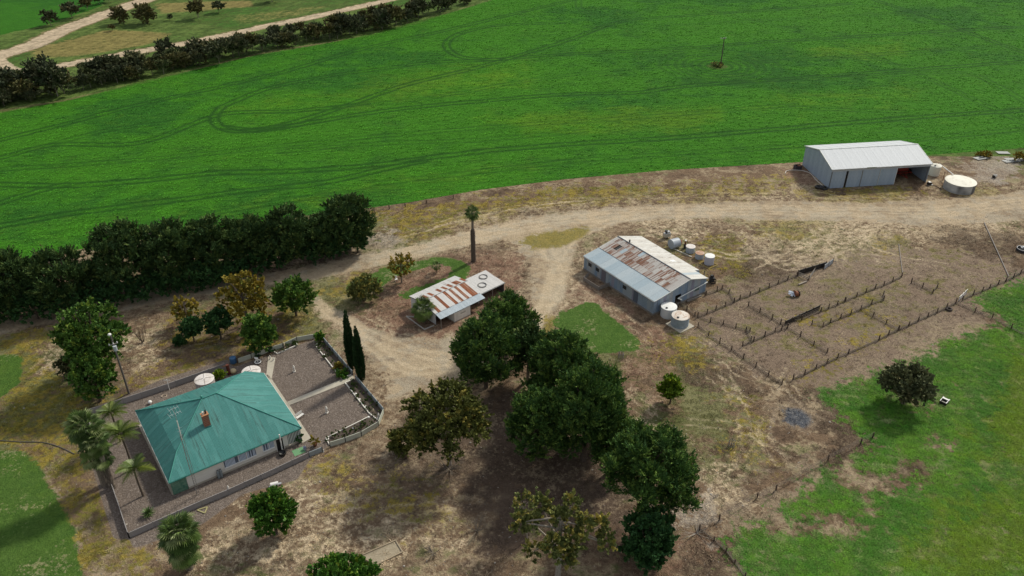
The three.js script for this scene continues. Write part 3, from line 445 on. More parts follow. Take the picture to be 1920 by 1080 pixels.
const yawFrame = (fl, yawDeg) => ({ pos: [fl.x, 0, fl.z], turn: yawDeg * Math.PI / 180 });

// ---------- the house with the green hipped roof ----------
{
  const W = 18.3, D = 17.3, e = 2.5, fl = P(316.3, 905.7, e), f = yawFrame(fl, 35.5);
  const h = thing('house', 'cream walled house with a large green hipped iron roof and brick chimney', 'house', f.pos, f.turn);
  const A = L(8.0, 6.55, 9.1), B = L(10.05, 6.55, 9.15), FL = L(0, e, 0), FR = L(W, e, 0), BL = L(0.2, e, D), Pc = L(18.6, e, 15.1), Q = L(16.0, 3.66, 15.5), K = L(2.29, 3.99, 3.36), KB = L(2.35, 3.99, 14.4);
  reseed(11);
  sheeted(h, 'roof_sheet', [FL, FR, B, A, K], 0.76, teal); sheeted(h, 'roof_sheet', [FR, Pc, Q, B], 0.76, teal); sheeted(h, 'roof_sheet', [Q, BL, B], 0.76, teal, { dir: V(-1, 0, 0) }); sheeted(h, 'roof_sheet', [BL, KB, A, B], 0.76, teal, { dir: V(-1, 0, 0) });
  sheeted(h, 'roof_sheet', [BL, FL, K, KB], 0.76, teal); sheeted(h, 'roof_sheet', [KB, K, A], 0.76, teal);
  const cap = (a, b) => { const up = V(0, 0.05, 0); obj('ridge_cap', rod(a.clone().add(up), b.clone().add(up), 0.085, 0.085, 6), tealTrim, h); };
  cap(A, B); cap(B, FR); cap(B, Q); cap(A, K); cap(K, FL); cap(A, KB); cap(KB, BL);
  const gut = (a, b, m) => { const d = V(0, -0.09, 0); obj('gutter', bar(a.clone().add(d), b.clone().add(d), 0.13, 0.12), m, h); };
  gut(FL, FR, tealTrim); gut(FR, Pc, gutterWhite); gut(Pc, Q, gutterWhite); gut(Q, BL, gutterWhite); gut(BL, FL, gutterWhite);
  obj('soffit', polyGeo([FL, Pc, FR, FL, L(16, e, 15.5), Pc, FL, BL, L(16, e, 15.5)].flatMap((p) => [p.x, p.y - 0.03, p.z])), cream, h);
  const wx0 = 2.2, wx1 = 16.15, v0 = 0.2, v1 = 15.2;
  obj('wall', box(wx1 - wx0, e, 0.2, (wx0 + wx1) / 2, e / 2, -v0 - 0.1), render, h); obj('wall', box(wx1 - wx0, e, 0.2, (wx0 + wx1) / 2, e / 2, -v1), render, h);
  obj('wall', box(0.2, e, v1 - v0 - 0.3, wx0 + 0.1, e / 2, -(v0 + v1) / 2 - 0.05), render, h); obj('wall', box(0.2, e, v1 - v0 - 0.3, wx1 - 0.1, e / 2, -(v0 + v1) / 2 - 0.05), render, h);
  obj('wall_base', box(wx1 - wx0 + 0.02, 0.3, 0.06, (wx0 + wx1) / 2, 0.15, -v0 + 0.03), concrete, h);
  const win = (u0, u1, b0, b1, split) => {
    const w = obj('window', box(u1 - u0, 0.07, 0.22, (u0 + u1) / 2, b0 - 0.03, -v0 + 0.06), white, h), z = -v0;
    obj('frame', [box(u1 - u0, 0.07, 0.08, (u0 + u1) / 2, b1, z + 0.03), box(0.06, b1 - b0, 0.08, u0, (b0 + b1) / 2, z + 0.03), box(0.06, b1 - b0, 0.08, u1, (b0 + b1) / 2, z + 0.03), ...split.map((k) => box(0.06, b1 - b0 - 0.07, 0.07, u0 + (u1 - u0) * k, (b0 + b1) / 2, z + 0.03))], white, w);
    const ed = [0, ...split, 1]; for (let i = 0; i < ed.length - 1; i++) { const a = u0 + (u1 - u0) * ed[i] + 0.05, b = u0 + (u1 - u0) * ed[i + 1] - 0.05; obj('pane', box(b - a, b1 - b0 - 0.08, 0.02, (a + b) / 2, (b0 + b1) / 2 + 0.01, z + 0.012), glass, w);
      const folds = []; for (let u = a + 0.06; u < b - 0.05; u += 0.17) if (rnd() < (i === 1 ? 0.95 : 0.75)) folds.push(box(0.12, b1 - b0 - 0.14, 0.012, u, (b0 + b1) / 2, z + 0.028)); if (folds.length) obj('curtain', folds, curtain, w); }
  };
  win(7.1, 11.6, 0.95, 2.2, [0.45, 0.7]); win(12.5, 14.2, 1.0, 2.2, [0.55]);
  const d = obj('door', box(0.95, 2.05, 0.08, 14.95, 1.03, -v0 + 0.045), black, h); obj('frame', [box(0.07, 2.1, 0.1, 14.43, 1.05, -v0 + 0.05), box(0.07, 2.1, 0.1, 15.46, 1.05, -v0 + 0.05), box(1.1, 0.08, 0.1, 14.95, 2.12, -v0 + 0.05)], white, d);
  // enclosed corner of the side verandah, and the slatted blind at the other end
  obj('shade_wall', box(1.95, 2.2, 0.05, 1.15, 1.15, -0.2), (() => { const t = texture(128, 128, (x, y, o) => { const n = smp(NB, x / 128, y / 128), c = mix3([0.05, 0.16, 0.11], [0.16, 0.28, 0.2], n); o[0] = c[0]; o[1] = c[1]; o[2] = c[2]; }); return new THREE.MeshStandardMaterial({ map: t, roughness: 0.9 }); })(), h);
  for (let v = 0.25; v < D; v += 2.8) obj('verandah_post', box(0.1, e - 0.1, 0.1, 0.25, e / 2 - 0.05, -v), cream, h);
  for (const v of [0.25, 3, 6, 9, 12, 15]) obj('verandah_post', box(0.1, e - 0.1, 0.1, 18.1, e / 2 - 0.05, -v), cream, h);
  for (let i = 0; i < 9; i++) obj('blind_slat', box(0.11, 2.1, 0.03, 16.28 + i * 0.215, 1.3, -0.22), gutterWhite, h);
  obj('blind_backing', box(1.9, 2.1, 0.02, 17.12, 1.3, -0.27), dark, h);
  obj('verandah_floor', box(2.2, 0.12, D - 0.6, 1.1, 0.06, -D / 2), concrete, h); obj('verandah_floor', box(2.15, 0.12, 15, 17.2, 0.06, -7.6), concrete, h);
  const mat_ = obj('green_mat', box(1.6, 0.03, 1.3, 16.9, 0.02, 0.75), mat([0.14, 0.3, 0.15], 0.95), h); mat_.rotation.y = -0.05;
  const c = obj('chimney', box(0.85, 2.3, 0.7, 7.2, 5.55, -5.4), brickMat, h); obj('chimney_cap', box(0.98, 0.12, 0.83, 7.2, 6.75, -5.4), mat([0.42, 0.2, 0.1], 0.9), c); obj('chimney_pot', [cyl(0.17, 0.14, 0.42, 7.05, 6.81, -5.4, 12)], cream, c); obj('chimney_pot', cyl(0.13, 0.11, 0.55, 7.38, 6.81, -5.4, 12), black, c);
  obj('flashing', [bar(L(6.7, 4.83, 5.0), L(7.7, 4.83, 5.0), 0.1, 0.05)], teal[1], c);
  obj('roof_vent', [new THREE.SphereGeometry(0.2, 14, 10).translate(A.x - 0.0, 6.95, A.z), cyl(0.1, 0.1, 0.3, A.x, 6.58, A.z, 10)], tealTrim, h);
}
const at3 = (px, py, y = 0) => { const p = P(px, py, y); return [p.x, p.y, p.z]; };

// ---------- the machinery shed by the crop ----------
{
  const W = 24, D = 13.8, e = 4.85, r = 6.75, f = yawFrame(P(1561.3, 316.8, 4.9), 7.8); reseed(21);
  const s = thing('machinery_shed', 'long pale blue steel shed with a light roof and one open bay', 'shed', f.pos, f.turn);
  const roofM = [0, 1, 2].map((i) => sheetMat([0.54 + 0.015 * i, 0.565 + 0.015 * i, 0.595 + 0.015 * i], 0.03, 2, i * 0.3, 0.6, { rust: [0.52, 0.54, 0.56], per: 0.2, bump: 0.006 })), wallM = [0, 1, 2].map((i) => sheetMat([0.33 + 0.015 * i, 0.41 + 0.015 * i, 0.5 + 0.015 * i], 0.05, 2, i * 0.21, 0.5, { rust: [0.2, 0.25, 0.3], per: 0.2 }));
  const o = 0.25, FL = L(-o, e, -o), FR = L(W + o, e, -o), RL = L(-o, r, D / 2), RR = L(W + o, r, D / 2), BL = L(-o, e, D + o), BR = L(W + o, e, D + o);
  sheeted(s, 'roof_sheet', [FL, FR, RR, RL], 0.76, roofM); sheeted(s, 'roof_sheet', [BR, BL, RL, RR], 0.76, roofM);
  obj('ridge_cap', rod(L(-o, r + 0.03, D / 2), L(W + o, r + 0.03, D / 2), 0.11, 0.11, 6), gutterWhite, s);
  obj('gutter', bar(L(-o, e - 0.08, -o - 0.06), L(W + o, e - 0.08, -o - 0.06), 0.14, 0.13), iron, s); obj('fascia', box(W + 0.02, 0.52, 0.08, W / 2, e - 0.42, 0.01), mat([0.42, 0.47, 0.52], 0.5), s);
  for (const u of [-o, W + o]) obj('barge_board', [bar(L(u, e - 0.02, -o), L(u, r + 0.0, D / 2), 0.05, 0.16), bar(L(u, r, D / 2), L(u, e - 0.02, D + o), 0.05, 0.16)], gutterWhite, s);
  const wallTop = [L(0, 0, D), L(0, 0, 0), L(0, e - 0.05, 0), L(0, r - 0.1, D / 2), L(0, e - 0.05, D)];
  sheeted(s, 'wall_sheet', wallTop, 0.76, wallM); sheeted(s, 'wall_sheet', [L(W, 0, 0), L(W, 0, D), L(W, e - 0.05, D), L(W, r - 0.1, D / 2), L(W, e - 0.05, 0)], 0.76, wallM); sheeted(s, 'wall_sheet', [L(W, 0, D), L(0, 0, D), L(0, e - 0.05, D), L(W, e - 0.05, D)], 0.76, wallM);
  for (const [a, b, z] of [[0.1, 3.6, 0], [4.05, 7.5, 0.06], [7.5, 11.8, 0.0], [11.8, 16.0, 0.06]]) { const d = obj('sliding_door', box(b - a, e - 0.75, 0.04, (a + b) / 2, (e - 0.75) / 2 + 0.08, 0.02 - z), wallM[0], s); const n = Math.round((b - a) / 0.8); for (let i = 0; i < n; i++) { const w = (b - a) / n; obj('door_sheet', box(w - 0.012, e - 0.78, 0.03, a + w * (i + 0.5), (e - 0.75) / 2 + 0.08, 0.056 - z), wallM[i % 3], d); } obj('stile', [box(0.09, e - 0.75, 0.05, a + 0.05, (e - 0.75) / 2 + 0.08, 0.08 - z), box(0.09, e - 0.75, 0.05, b - 0.05, (e - 0.75) / 2 + 0.08, 0.08 - z)], a === 11.8 ? gutterWhite : iron, d); }
  for (const u of [0.05, 8, 16.1, W - 0.08]) for (const v of [0.35, D / 2, D - 0.35]) obj('column', box(0.14, e - 0.3, 0.18, u + (u < 1 ? 0.1 : 0), e / 2 - 0.15, -v), iron, s);
  for (const u of [8, 16.1]) obj('truss', [bar(L(u, e - 0.25, 0.3), L(u, r - 0.3, D / 2), 0.1, 0.18), bar(L(u, e - 0.25, D - 0.3), L(u, r - 0.3, D / 2), 0.1, 0.18), bar(L(u, e - 0.3, 0.3), L(u, e - 0.3, D - 0.3), 0.08, 0.1)], iron, s);
  obj('gutter_moss', Array.from({ length: 26 }, (_, i) => new THREE.IcosahedronGeometry(rr(0.05, 0.11), 0).translate(8.2 + i * 0.085, e + 0.02, o + 0.1)), mat([0.08, 0.11, 0.03], 1), s);
  // red machine parked in the open bay
  const M0 = V(...f.pos), q = new THREE.Quaternion().setFromAxisAngle(V(0, 1, 0), f.turn), loc = (u, v) => { const p = L(u, 0, v).applyQuaternion(q).add(M0); return [p.x, 0, p.z]; };
  const red = mat([0.3, 0.035, 0.02], 0.5);
  const m = thing('cultivator', 'red tined farm cultivator parked inside the open bay of the blue shed', 'farm machine', loc(20.3, 5.4), f.turn);
  obj('frame', [box(5.2, 0.16, 0.16, 0, 0.8, 0), box(5.2, 0.16, 0.16, 0, 0.8, -1.1), box(5.2, 0.16, 0.16, 0, 0.8, 1.1), box(0.16, 0.16, 2.4, -2.5, 0.8, 0), box(0.16, 0.16, 2.4, 2.5, 0.8, 0), box(0.16, 0.16, 2.4, 0, 0.8, 0)], red, m);
  obj('drawbar', [bar(V(-0.8, 0.8, 1.1), V(0, 0.6, 3.6), 0.14), bar(V(0.8, 0.8, 1.1), V(0, 0.6, 3.6), 0.14)], red, m);
  obj('seed_box', [box(4.4, 0.6, 0.7, 0, 1.25, -0.2), box(4.5, 0.06, 0.8, 0, 1.58, -0.2)], red, m);
  for (const x of [-2.1, 2.1]) { const w = obj('wheel', new THREE.TorusGeometry(0.42, 0.15, 10, 22).rotateY(Math.PI / 2).translate(x * 1.32, 0.57, 0), black, m); obj('hub', cyl(0.25, 0.25, 0.14, 0, -0.07, 0, 14).rotateZ(Math.PI / 2).translate(x * 1.32, 0.57, 0), red, w); }
  for (let i = 0; i < 12; i++) obj('tine', [bar(V(-2.4 + i * 0.44, 0.75, i % 2 ? 1.1 : -1.1), V(-2.4 + i * 0.44, 0.4, (i % 2 ? 1.1 : -1.1) - 0.3), 0.05), bar(V(-2.4 + i * 0.44, 0.4, (i % 2 ? 1.1 : -1.1) - 0.3), V(-2.4 + i * 0.44, 0.03, (i % 2 ? 1.1 : -1.1) + 0.1), 0.05)], rustMat, m);
}

// ---------- the wool shed ----------
{
  const D = 19.2, hB = 3.0, hC = 3.15, hR = 4.55, uR = 8.4, uK = 3.7, hK = 3.6, W = 12.9, W2_ = 14.5, vN = 3.3, f = yawFrame(P(1226.8, 564.2, 3), 34.8); reseed(31);
  const s = thing('wool_shed', 'weathered iron wool shed with a half rusty gabled roof and grey lean-to', 'shed', f.pos, f.turn);
  const zinc = [0, 1, 2, 3].map((i) => sheetMat([0.33 + 0.025 * i, 0.41 + 0.02 * i, 0.465 + 0.015 * i], 0.06, 3, i * 0.27, 0.45, { rust: [0.3, 0.34, 0.36] }));
  const worn = [0.22, 0.38, 0.44, 0.48, 0.52, 0.55].map((a, i) => sheetMat([0.42, 0.4, 0.38], a, 7, i * 0.31 + 0.1, 0.6, { base2: [0.5, 0.49, 0.47], rust: [0.22, 0.1, 0.06] }));
  const dull = [0.2, 0.28, 0.34].map((a, i) => sheetMat([0.56, 0.54, 0.5], a, 1.2, i * 0.43, 0.6, { base2: [0.62, 0.61, 0.58], rust: [0.38, 0.33, 0.28] }));
  const wallZ = [[0.27, 0.34, 0.42], [0.33, 0.38, 0.42], [0.22, 0.3, 0.4], [0.28, 0.28, 0.35], [0.36, 0.38, 0.4]].map((c, i) => sheetMat(c, 0.22, 4, i * 0.19, 0.6, { rust: [0.15, 0.12, 0.12] }));
  sheeted(s, 'roof_sheet', [L(-0.15, hB, D + 0.15), L(-0.15, hB, -0.15), L(uK, hK, -0.15), L(uK, hK, D + 0.15)], 1.55, (i) => zinc[[2, 0, 1, 3, 0, 1, 3, 2, 1, 0, 2, 3][i % 12]]);
  sheeted(s, 'roof_sheet', [L(uK - 0.1, hK + 0.05, D + 0.15), L(uK - 0.1, hK + 0.05, -0.15), L(uR, hR, -0.15), L(uR, hR, D + 0.15)], 0.8, (i, j, N) => { const e = Math.min(i, N - 1 - i) ? 0 : 1; return e ? worn[0] : (rnd() < 0.1 ? worn[0] : rnd() < 0.04 ? zinc[1] : worn[1 + Math.floor(rnd() * 5)]); }, { rows: 3, skip: (i, j) => i === 3 && j === 1 });
  obj('roof_patch', prism([L(uK + 1.55, hK + 0.33, D - 2.45), L(uK + 1.55, hK + 0.33, D - 3.25), L(uK + 3.1, hK + 0.63, D - 3.25), L(uK + 3.1, hK + 0.63, D - 2.45)].map((p) => p.setY(p.y + 0.0)), V(-0.18, 0.98, 0), 0.02, V(0, 0, 1), V(1, 0, 0), V(0, 0, 0), [0, 0]), dark, s);
  sheeted(s, 'roof_sheet', [L(W + 0.2, hC, -0.15), L(W + 0.2, hC, vN), L(uR, hR, vN), L(uR, hR, -0.15)], 0.8, [dull[0], zinc[3], dull[0]]);
  const hF = hC - (W2_ - W) * (hR - hC) / (W + 0.2 - uR);
  sheeted(s, 'roof_sheet', [L(W2_, hF, vN), L(W2_ + 0.2, hF, D + 0.15), L(uR, hR, D + 0.15), L(uR, hR, vN)], 0.8, dull, { rows: 2 });
  obj('skylight', prism([L(11.2, hR - 0.87, 7.2), L(12.4, hR - 1.24, 7.2), L(12.4, hR - 1.24, 8), L(11.2, hR - 0.87, 8)].reverse(), V(0.28, 0.96, 0), 0.03, V(0, 0, 1), V(1, 0, 0), V(0, 0, 0), [0, 0]).translate(0, 0.06, 0), mat([0.85, 0.87, 0.86], 0.3), s);
  obj('ridge_cap', rod(L(uR, hR + 0.05, -0.15), L(uR, hR + 0.05, D + 0.15), 0.11, 0.11, 6), iron, s); obj('roof_vent', cyl(0.16, 0.16, 0.55, uR + 0.2, hR, -(D - 3), 10), dark, s);
  obj('barge_board', [bar(L(-0.15, hB - 0.02, -0.2), L(uK, hK, -0.2), 0.06, 0.15), bar(L(uK, hK + 0.03, -0.2), L(uR, hR, -0.2), 0.06, 0.15), bar(L(uR, hR, -0.2), L(W + 0.2, hC - 0.02, -0.2), 0.06, 0.15)], gutterWhite, s);
  obj('gutter', bar(L(-0.24, hB - 0.1, -0.1), L(-0.24, hB - 0.1, D), 0.12, 0.12), iron, s);
  sheeted(s, 'wall_sheet', [L(0, 0.35, D), L(0, 0.35, 0), L(0, hB - 0.06, 0), L(0, hB - 0.06, D)], 0.8, (i) => wallZ[Math.floor(rnd() * 5)]);
  const under = (u) => u < uK ? hB + (hK - hB) * u / uK : u < uR ? hK + (hR - hK) * (u - uK) / (uR - uK) : hR + (hC - hR) * (u - uR) / (W - uR);
  const gable = (u0, u1, b, z, m) => { const p = [L(u0, b, z), L(u1, b, z)]; p.push(L(u1, under(u1) - 0.08, z)); for (const k of [uR, uK]) if (k > u0 && k < u1) p.push(L(k, under(k) - 0.08, z)); p.push(L(u0, under(u0) - 0.08, z)); sheeted(s, 'wall_sheet', p, 0.8, m); };
  const gm = (i) => wallZ[[1, 2, 0, 4, 1, 3][(i * 5 + 2) % 6]]; gable(0, 5.2, 0.35, 0, gm); gable(5.2, 6.6, 2.15, 0, gm); gable(6.6, W, 0.35, 0, gm); 
  sheeted(s, 'wall_sheet', [L(W, 0.3, 0), L(W, 0.3, vN), L(W, hC - 0.1, vN), L(W, hC - 0.1, 0)], 0.8, wallZ); sheeted(s, 'wall_sheet', [L(W2_, 0.3, vN), L(W2_, 0.3, D), L(W2_, hF - 0.1, D), L(W2_, hF - 0.1, vN)], 0.8, wallZ); sheeted(s, 'wall_sheet', [L(W2_, 0.3, D), L(0, 0.3, D), L(0, hB - 0.1, D), L(uR, hR - 0.1, D), L(W2_, hF - 0.1, D)], 0.8, wallZ); sheeted(s, 'wall_sheet', [L(W, 0.3, vN), L(W2_, 0.3, vN), L(W2_, hF - 0.1, vN), L(W, hC - 0.1, vN)], 0.8, wallZ);
  obj('footing', [box(0.24, 0.36, D + 0.1, 0, 0.18, -D / 2), box(W, 0.34, 0.24, W / 2, 0.17, 0)], greyWood, s); obj('floor', box(W - 0.4, 0.1, D - 0.4, W / 2, 0.2, -D / 2), wood, s);
  const w = obj('window', box(1.1, 0.75, 0.04, 10.6, 1.75, 0.05), mat([0.06, 0.13, 0.13], 0.3), s); obj('frame', [box(1.2, 0.07, 0.06, 10.6, 2.15, 0.06), box(1.2, 0.07, 0.06, 10.6, 1.35, 0.06)], greyWood, w);
  for (const v of [17.4, 15.2, 7.6]) obj('shutter', box(0.04, 0.7, 0.9, -0.05, 1.9, -v), dark, s);
  obj('door', box(0.05, 2.2, 1.1, -0.06, 1.45, -4.6), mat([0.1, 0.12, 0.16], 0.7), s); obj('door', box(0.05, 2.2, 1.2, -0.06, 1.45, -13.4), mat([0.16, 0.15, 0.18], 0.7), s);
  obj('downpipe', [rod(L(W + 0.15, 2.35, -0.16), L(5.3, 1.85, -0.55), 0.085), rod(L(5.3, 1.85, -0.55), L(5.5, 1.9, -1.3), 0.08)], gutterWhite, s);
  obj('sleeper', bar(L(8, 0.12, -0.35), L(11.6, 0.12, -0.4), 0.25), greyWood, s); obj('chute_post', rod(L(5.15, 0, -0.5), L(5.15, 1.1, -0.5), 0.07), wood, s);
}

// ---------- the small rusty shed with its verandah and skillion ----------
{
  const f = yawFrame(P(826.2, 598.9, 2), 42.4); reseed(41);
  const s = thing('rusty_shed', 'small white shed with red rust streaks across its iron roof', 'shed', f.pos, f.turn);
  const wt = [0, 1].map((i) => sheetMat([0.56, 0.55, 0.54], 0.16, 3, i * 0.4 + 0.05, 0.55, { rust: [0.36, 0.26, 0.2] })), ru = [0, 1, 2].map((i) => sheetMat([0.46, 0.36, 0.29], 0.66, 5, i * 0.33 + 0.2, 0.7, { rust: [0.27, 0.088, 0.035] })), zn = [0, 1].map((i) => sheetMat([0.38 + 0.03 * i, 0.44 + 0.03 * i, 0.49 + 0.03 * i], 0.05, 3, i * 0.3, 0.45, { rust: [0.3, 0.33, 0.35] }));
  const W = 10, k = 1.55, hk = 2.36, r = 3.1, vr = 5.25, vb = 9.0;
  sheeted(s, 'verandah_sheet', [L(0, 2, 0), L(W, 2, 0), L(W, hk, k), L(0, hk, k)], 0.7, zn);
  sheeted(s, 'roof_sheet', [L(0, hk + 0.04, k - 0.12), L(W + 0.2, hk + 0.04, k - 0.12), L(W + 0.2, r, vr), L(0, r, vr)], 0.62, (i) => [1, 4, 7, 9, 11, 13].includes(i) || i === 14 ? ru[i % 3] : wt[i % 2]);
  sheeted(s, 'roof_sheet', [L(W + 0.4, 2.42, vb), L(0, 2.42, vb), L(0, r, vr), L(W + 0.4, r, vr)], 0.62, (i, j) => j === 1 && [0, 2, 3, 5, 7, 9, 12, 14].includes(i) ? ru[(i + 1) % 3] : wt[i % 2], { rows: 2 });
  obj('ridge_cap', rod(L(0, r + 0.05, vr), L(W + 0.3, r + 0.05, vr), 0.09, 0.09, 6), wt[0], s); obj('barge_board', [bar(L(-0.05, hk, k), L(-0.05, r, vr), 0.05, 0.14), bar(L(-0.05, r, vr), L(-0.05, 2.42, vb), 0.05, 0.14)], mat([0.2, 0.19, 0.18], 0.8), s);
  const wb = mat([0.66, 0.67, 0.68], 0.75), boards = (poly) => sheeted(s, 'wall_board', poly, 0.45, [wb, mat([0.6, 0.61, 0.63], 0.8)], { th: 0.05 });
  boards([L(0.15, 0, vb - 0.3), L(0.15, 0, k + 0.1), L(0.15, hk - 0.06, k + 0.1), L(0.15, r - 0.08, vr), L(0.15, 2.38, vb - 0.3)]); boards([L(W - 0.1, 0, k + 0.1), L(W - 0.1, 0, vb - 0.3), L(W - 0.1, 2.38, vb - 0.3), L(W - 0.1, r - 0.08, vr), L(W - 0.1, hk - 0.06, k + 0.1)]); boards([L(W, 0, vb - 0.3), L(0.15, 0, vb - 0.3), L(0.15, 2.4, vb - 0.3), L(W, 2.4, vb - 0.3)]); boards([L(3, 0, 2.3), L(W - 0.1, 0, 2.3), L(W - 0.1, 2.4, 2.3), L(3, 2.4, 2.3)]);
  for (const u of [0.12, 9.8]) obj('verandah_post', box(0.1, 1.96, 0.1, u, 0.98, -0.1), greyWood, s);
  const room = obj('store_room', box(3.6, 1.86, 2.0, 4.75, 0.93, -1.02), mat([0.74, 0.72, 0.67], 0.8), s); obj('plinth', box(3.66, 0.14, 2.06, 4.75, 0.07, -1.02), concrete, room);
  for (let i = 0; i < 9; i++) obj('cladding_board', box(0.38, 1.7, 0.02, 3.17 + i * 0.396, 1.0, 0.0), i % 2 ? mat([0.7, 0.68, 0.63], 0.8) : mat([0.75, 0.73, 0.68], 0.8), room);
  const cv = document.createElement('canvas'); cv.width = 256; cv.height = 128; { const g = cv.getContext('2d'); g.fillStyle = '#e2dfd7'; g.fillRect(0, 0, 256, 128); g.fillStyle = '#3a3a3e'; g.font = 'bold 64px sans-serif'; g.textAlign = 'center'; g.fillText('SHAZE', 128, 66); g.font = '40px sans-serif'; g.fillText('l', 40, 116); }
  const ct = new THREE.CanvasTexture(cv); ct.colorSpace = THREE.SRGBColorSpace; obj('lettering', new THREE.PlaneGeometry(1.5, 0.75).translate(4.9, 1.15, 0.014), new THREE.MeshStandardMaterial({ map: ct, roughness: 0.8 }), room);
  // open skillion at the end
  sheeted(s, 'skillion_sheet', [L(W + 0.05, 2.2, 1.3), L(15.8, 2.2, 1.3), L(15.8, 2.5, 6.6), L(W + 0.05, 2.5, 6.6)], 0.76, [wt[0], wt[1]]);
  obj('skillion_gutter', bar(L(W, 2.12, 1.22), L(15.8, 2.12, 1.22), 0.12, 0.12), iron, s); for (const u of [12.9, 15.7]) obj('skillion_post', rod(L(u, 0, 1.4), L(u, 2.15, 1.4), 0.06), greyWood, s);
  const dk = sheetMat([0.1, 0.1, 0.11], 0.1, 3, 0.4, 0.7, { rust: [0.06, 0.05, 0.05] }); sheeted(s, 'skillion_wall', [L(15.72, 0, 1.4), L(15.72, 0, 6.5), L(15.72, 2.45, 6.5), L(15.72, 2.15, 1.4)], 0.8, [dk]); sheeted(s, 'skillion_wall', [L(15.7, 0, 6.5), L(W, 0, 6.5), L(W, 2.45, 6.5), L(15.7, 2.45, 6.5)], 0.8, [dk]);
  const q = new THREE.Quaternion().setFromAxisAngle(V(0, 1, 0), f.turn), loc = (u, h, v) => { const p = L(u, h, v).applyQuaternion(q).add(V(...f.pos)); return [p.x, p.y, p.z]; };
  [[12.0, 3.2, 'dark wire hoop lying on the white skillion roof nearer the rust streaks'], [13.9, 5.1, 'dark wire hoop lying on the white skillion roof near its far end']].forEach(([u, v, l]) => { const o = thing('wire_hoop', l, 'hoop', loc(u, 2.42 + (v - 4) * 0.057, v), f.turn); o.rotation.x = 0.0; obj('ring', [new THREE.TorusGeometry(0.78, 0.045, 6, 36).rotateX(Math.PI / 2), new THREE.TorusGeometry(0.74, 0.04, 6, 36).rotateX(Math.PI / 2).translate(0.05, 0.07, 0.03)], mat([0.07, 0.065, 0.06], 0.7), o); });
  const pen = thing('plant_bed', 'low white edged bed round the fan palm beside the small shed', 'garden bed', [0, 0, 0]);
  const e = [P(762, 594), P(796, 618.5), P(814, 611), P(790, 596)]; for (let i = 0; i < 4; i++) { const a = e[i], b = e[(i + 1) % 4]; if (i === 2) continue; obj('edging', bar(a.clone().setY(0.1), b.clone().setY(0.1), 0.09, 0.2), mat([0.5, 0.48, 0.45], 0.85), pen); }
}
// ---------- foliage ----------
const leafMats = new Map();
const leafMat = (rough = 0.7) => { if (!leafMats.has(rough)) leafMats.set(rough, new THREE.MeshPhysicalMaterial({ color: 0xffffff, vertexColors: true, roughness: rough, specularIntensity: 0.3, side: THREE.DoubleSide })); return leafMats.get(rough); };
const barkMats = [[0.1, 0.075, 0.055], [0.36, 0.31, 0.26], [0.2, 0.165, 0.13]].map((c) => { const t = texture(64, 128, (x, y, o) => { const n = smp(NF, x / 64, y / 512), k = 0.55 + 0.9 * n; for (let i = 0; i < 3; i++) o[i] = c[i] * k; }); return new THREE.MeshStandardMaterial({ map: t, roughness: 0.95 }); });
function gauss() { return (rnd() + rnd() + rnd() - 1.5) / 1.5; }
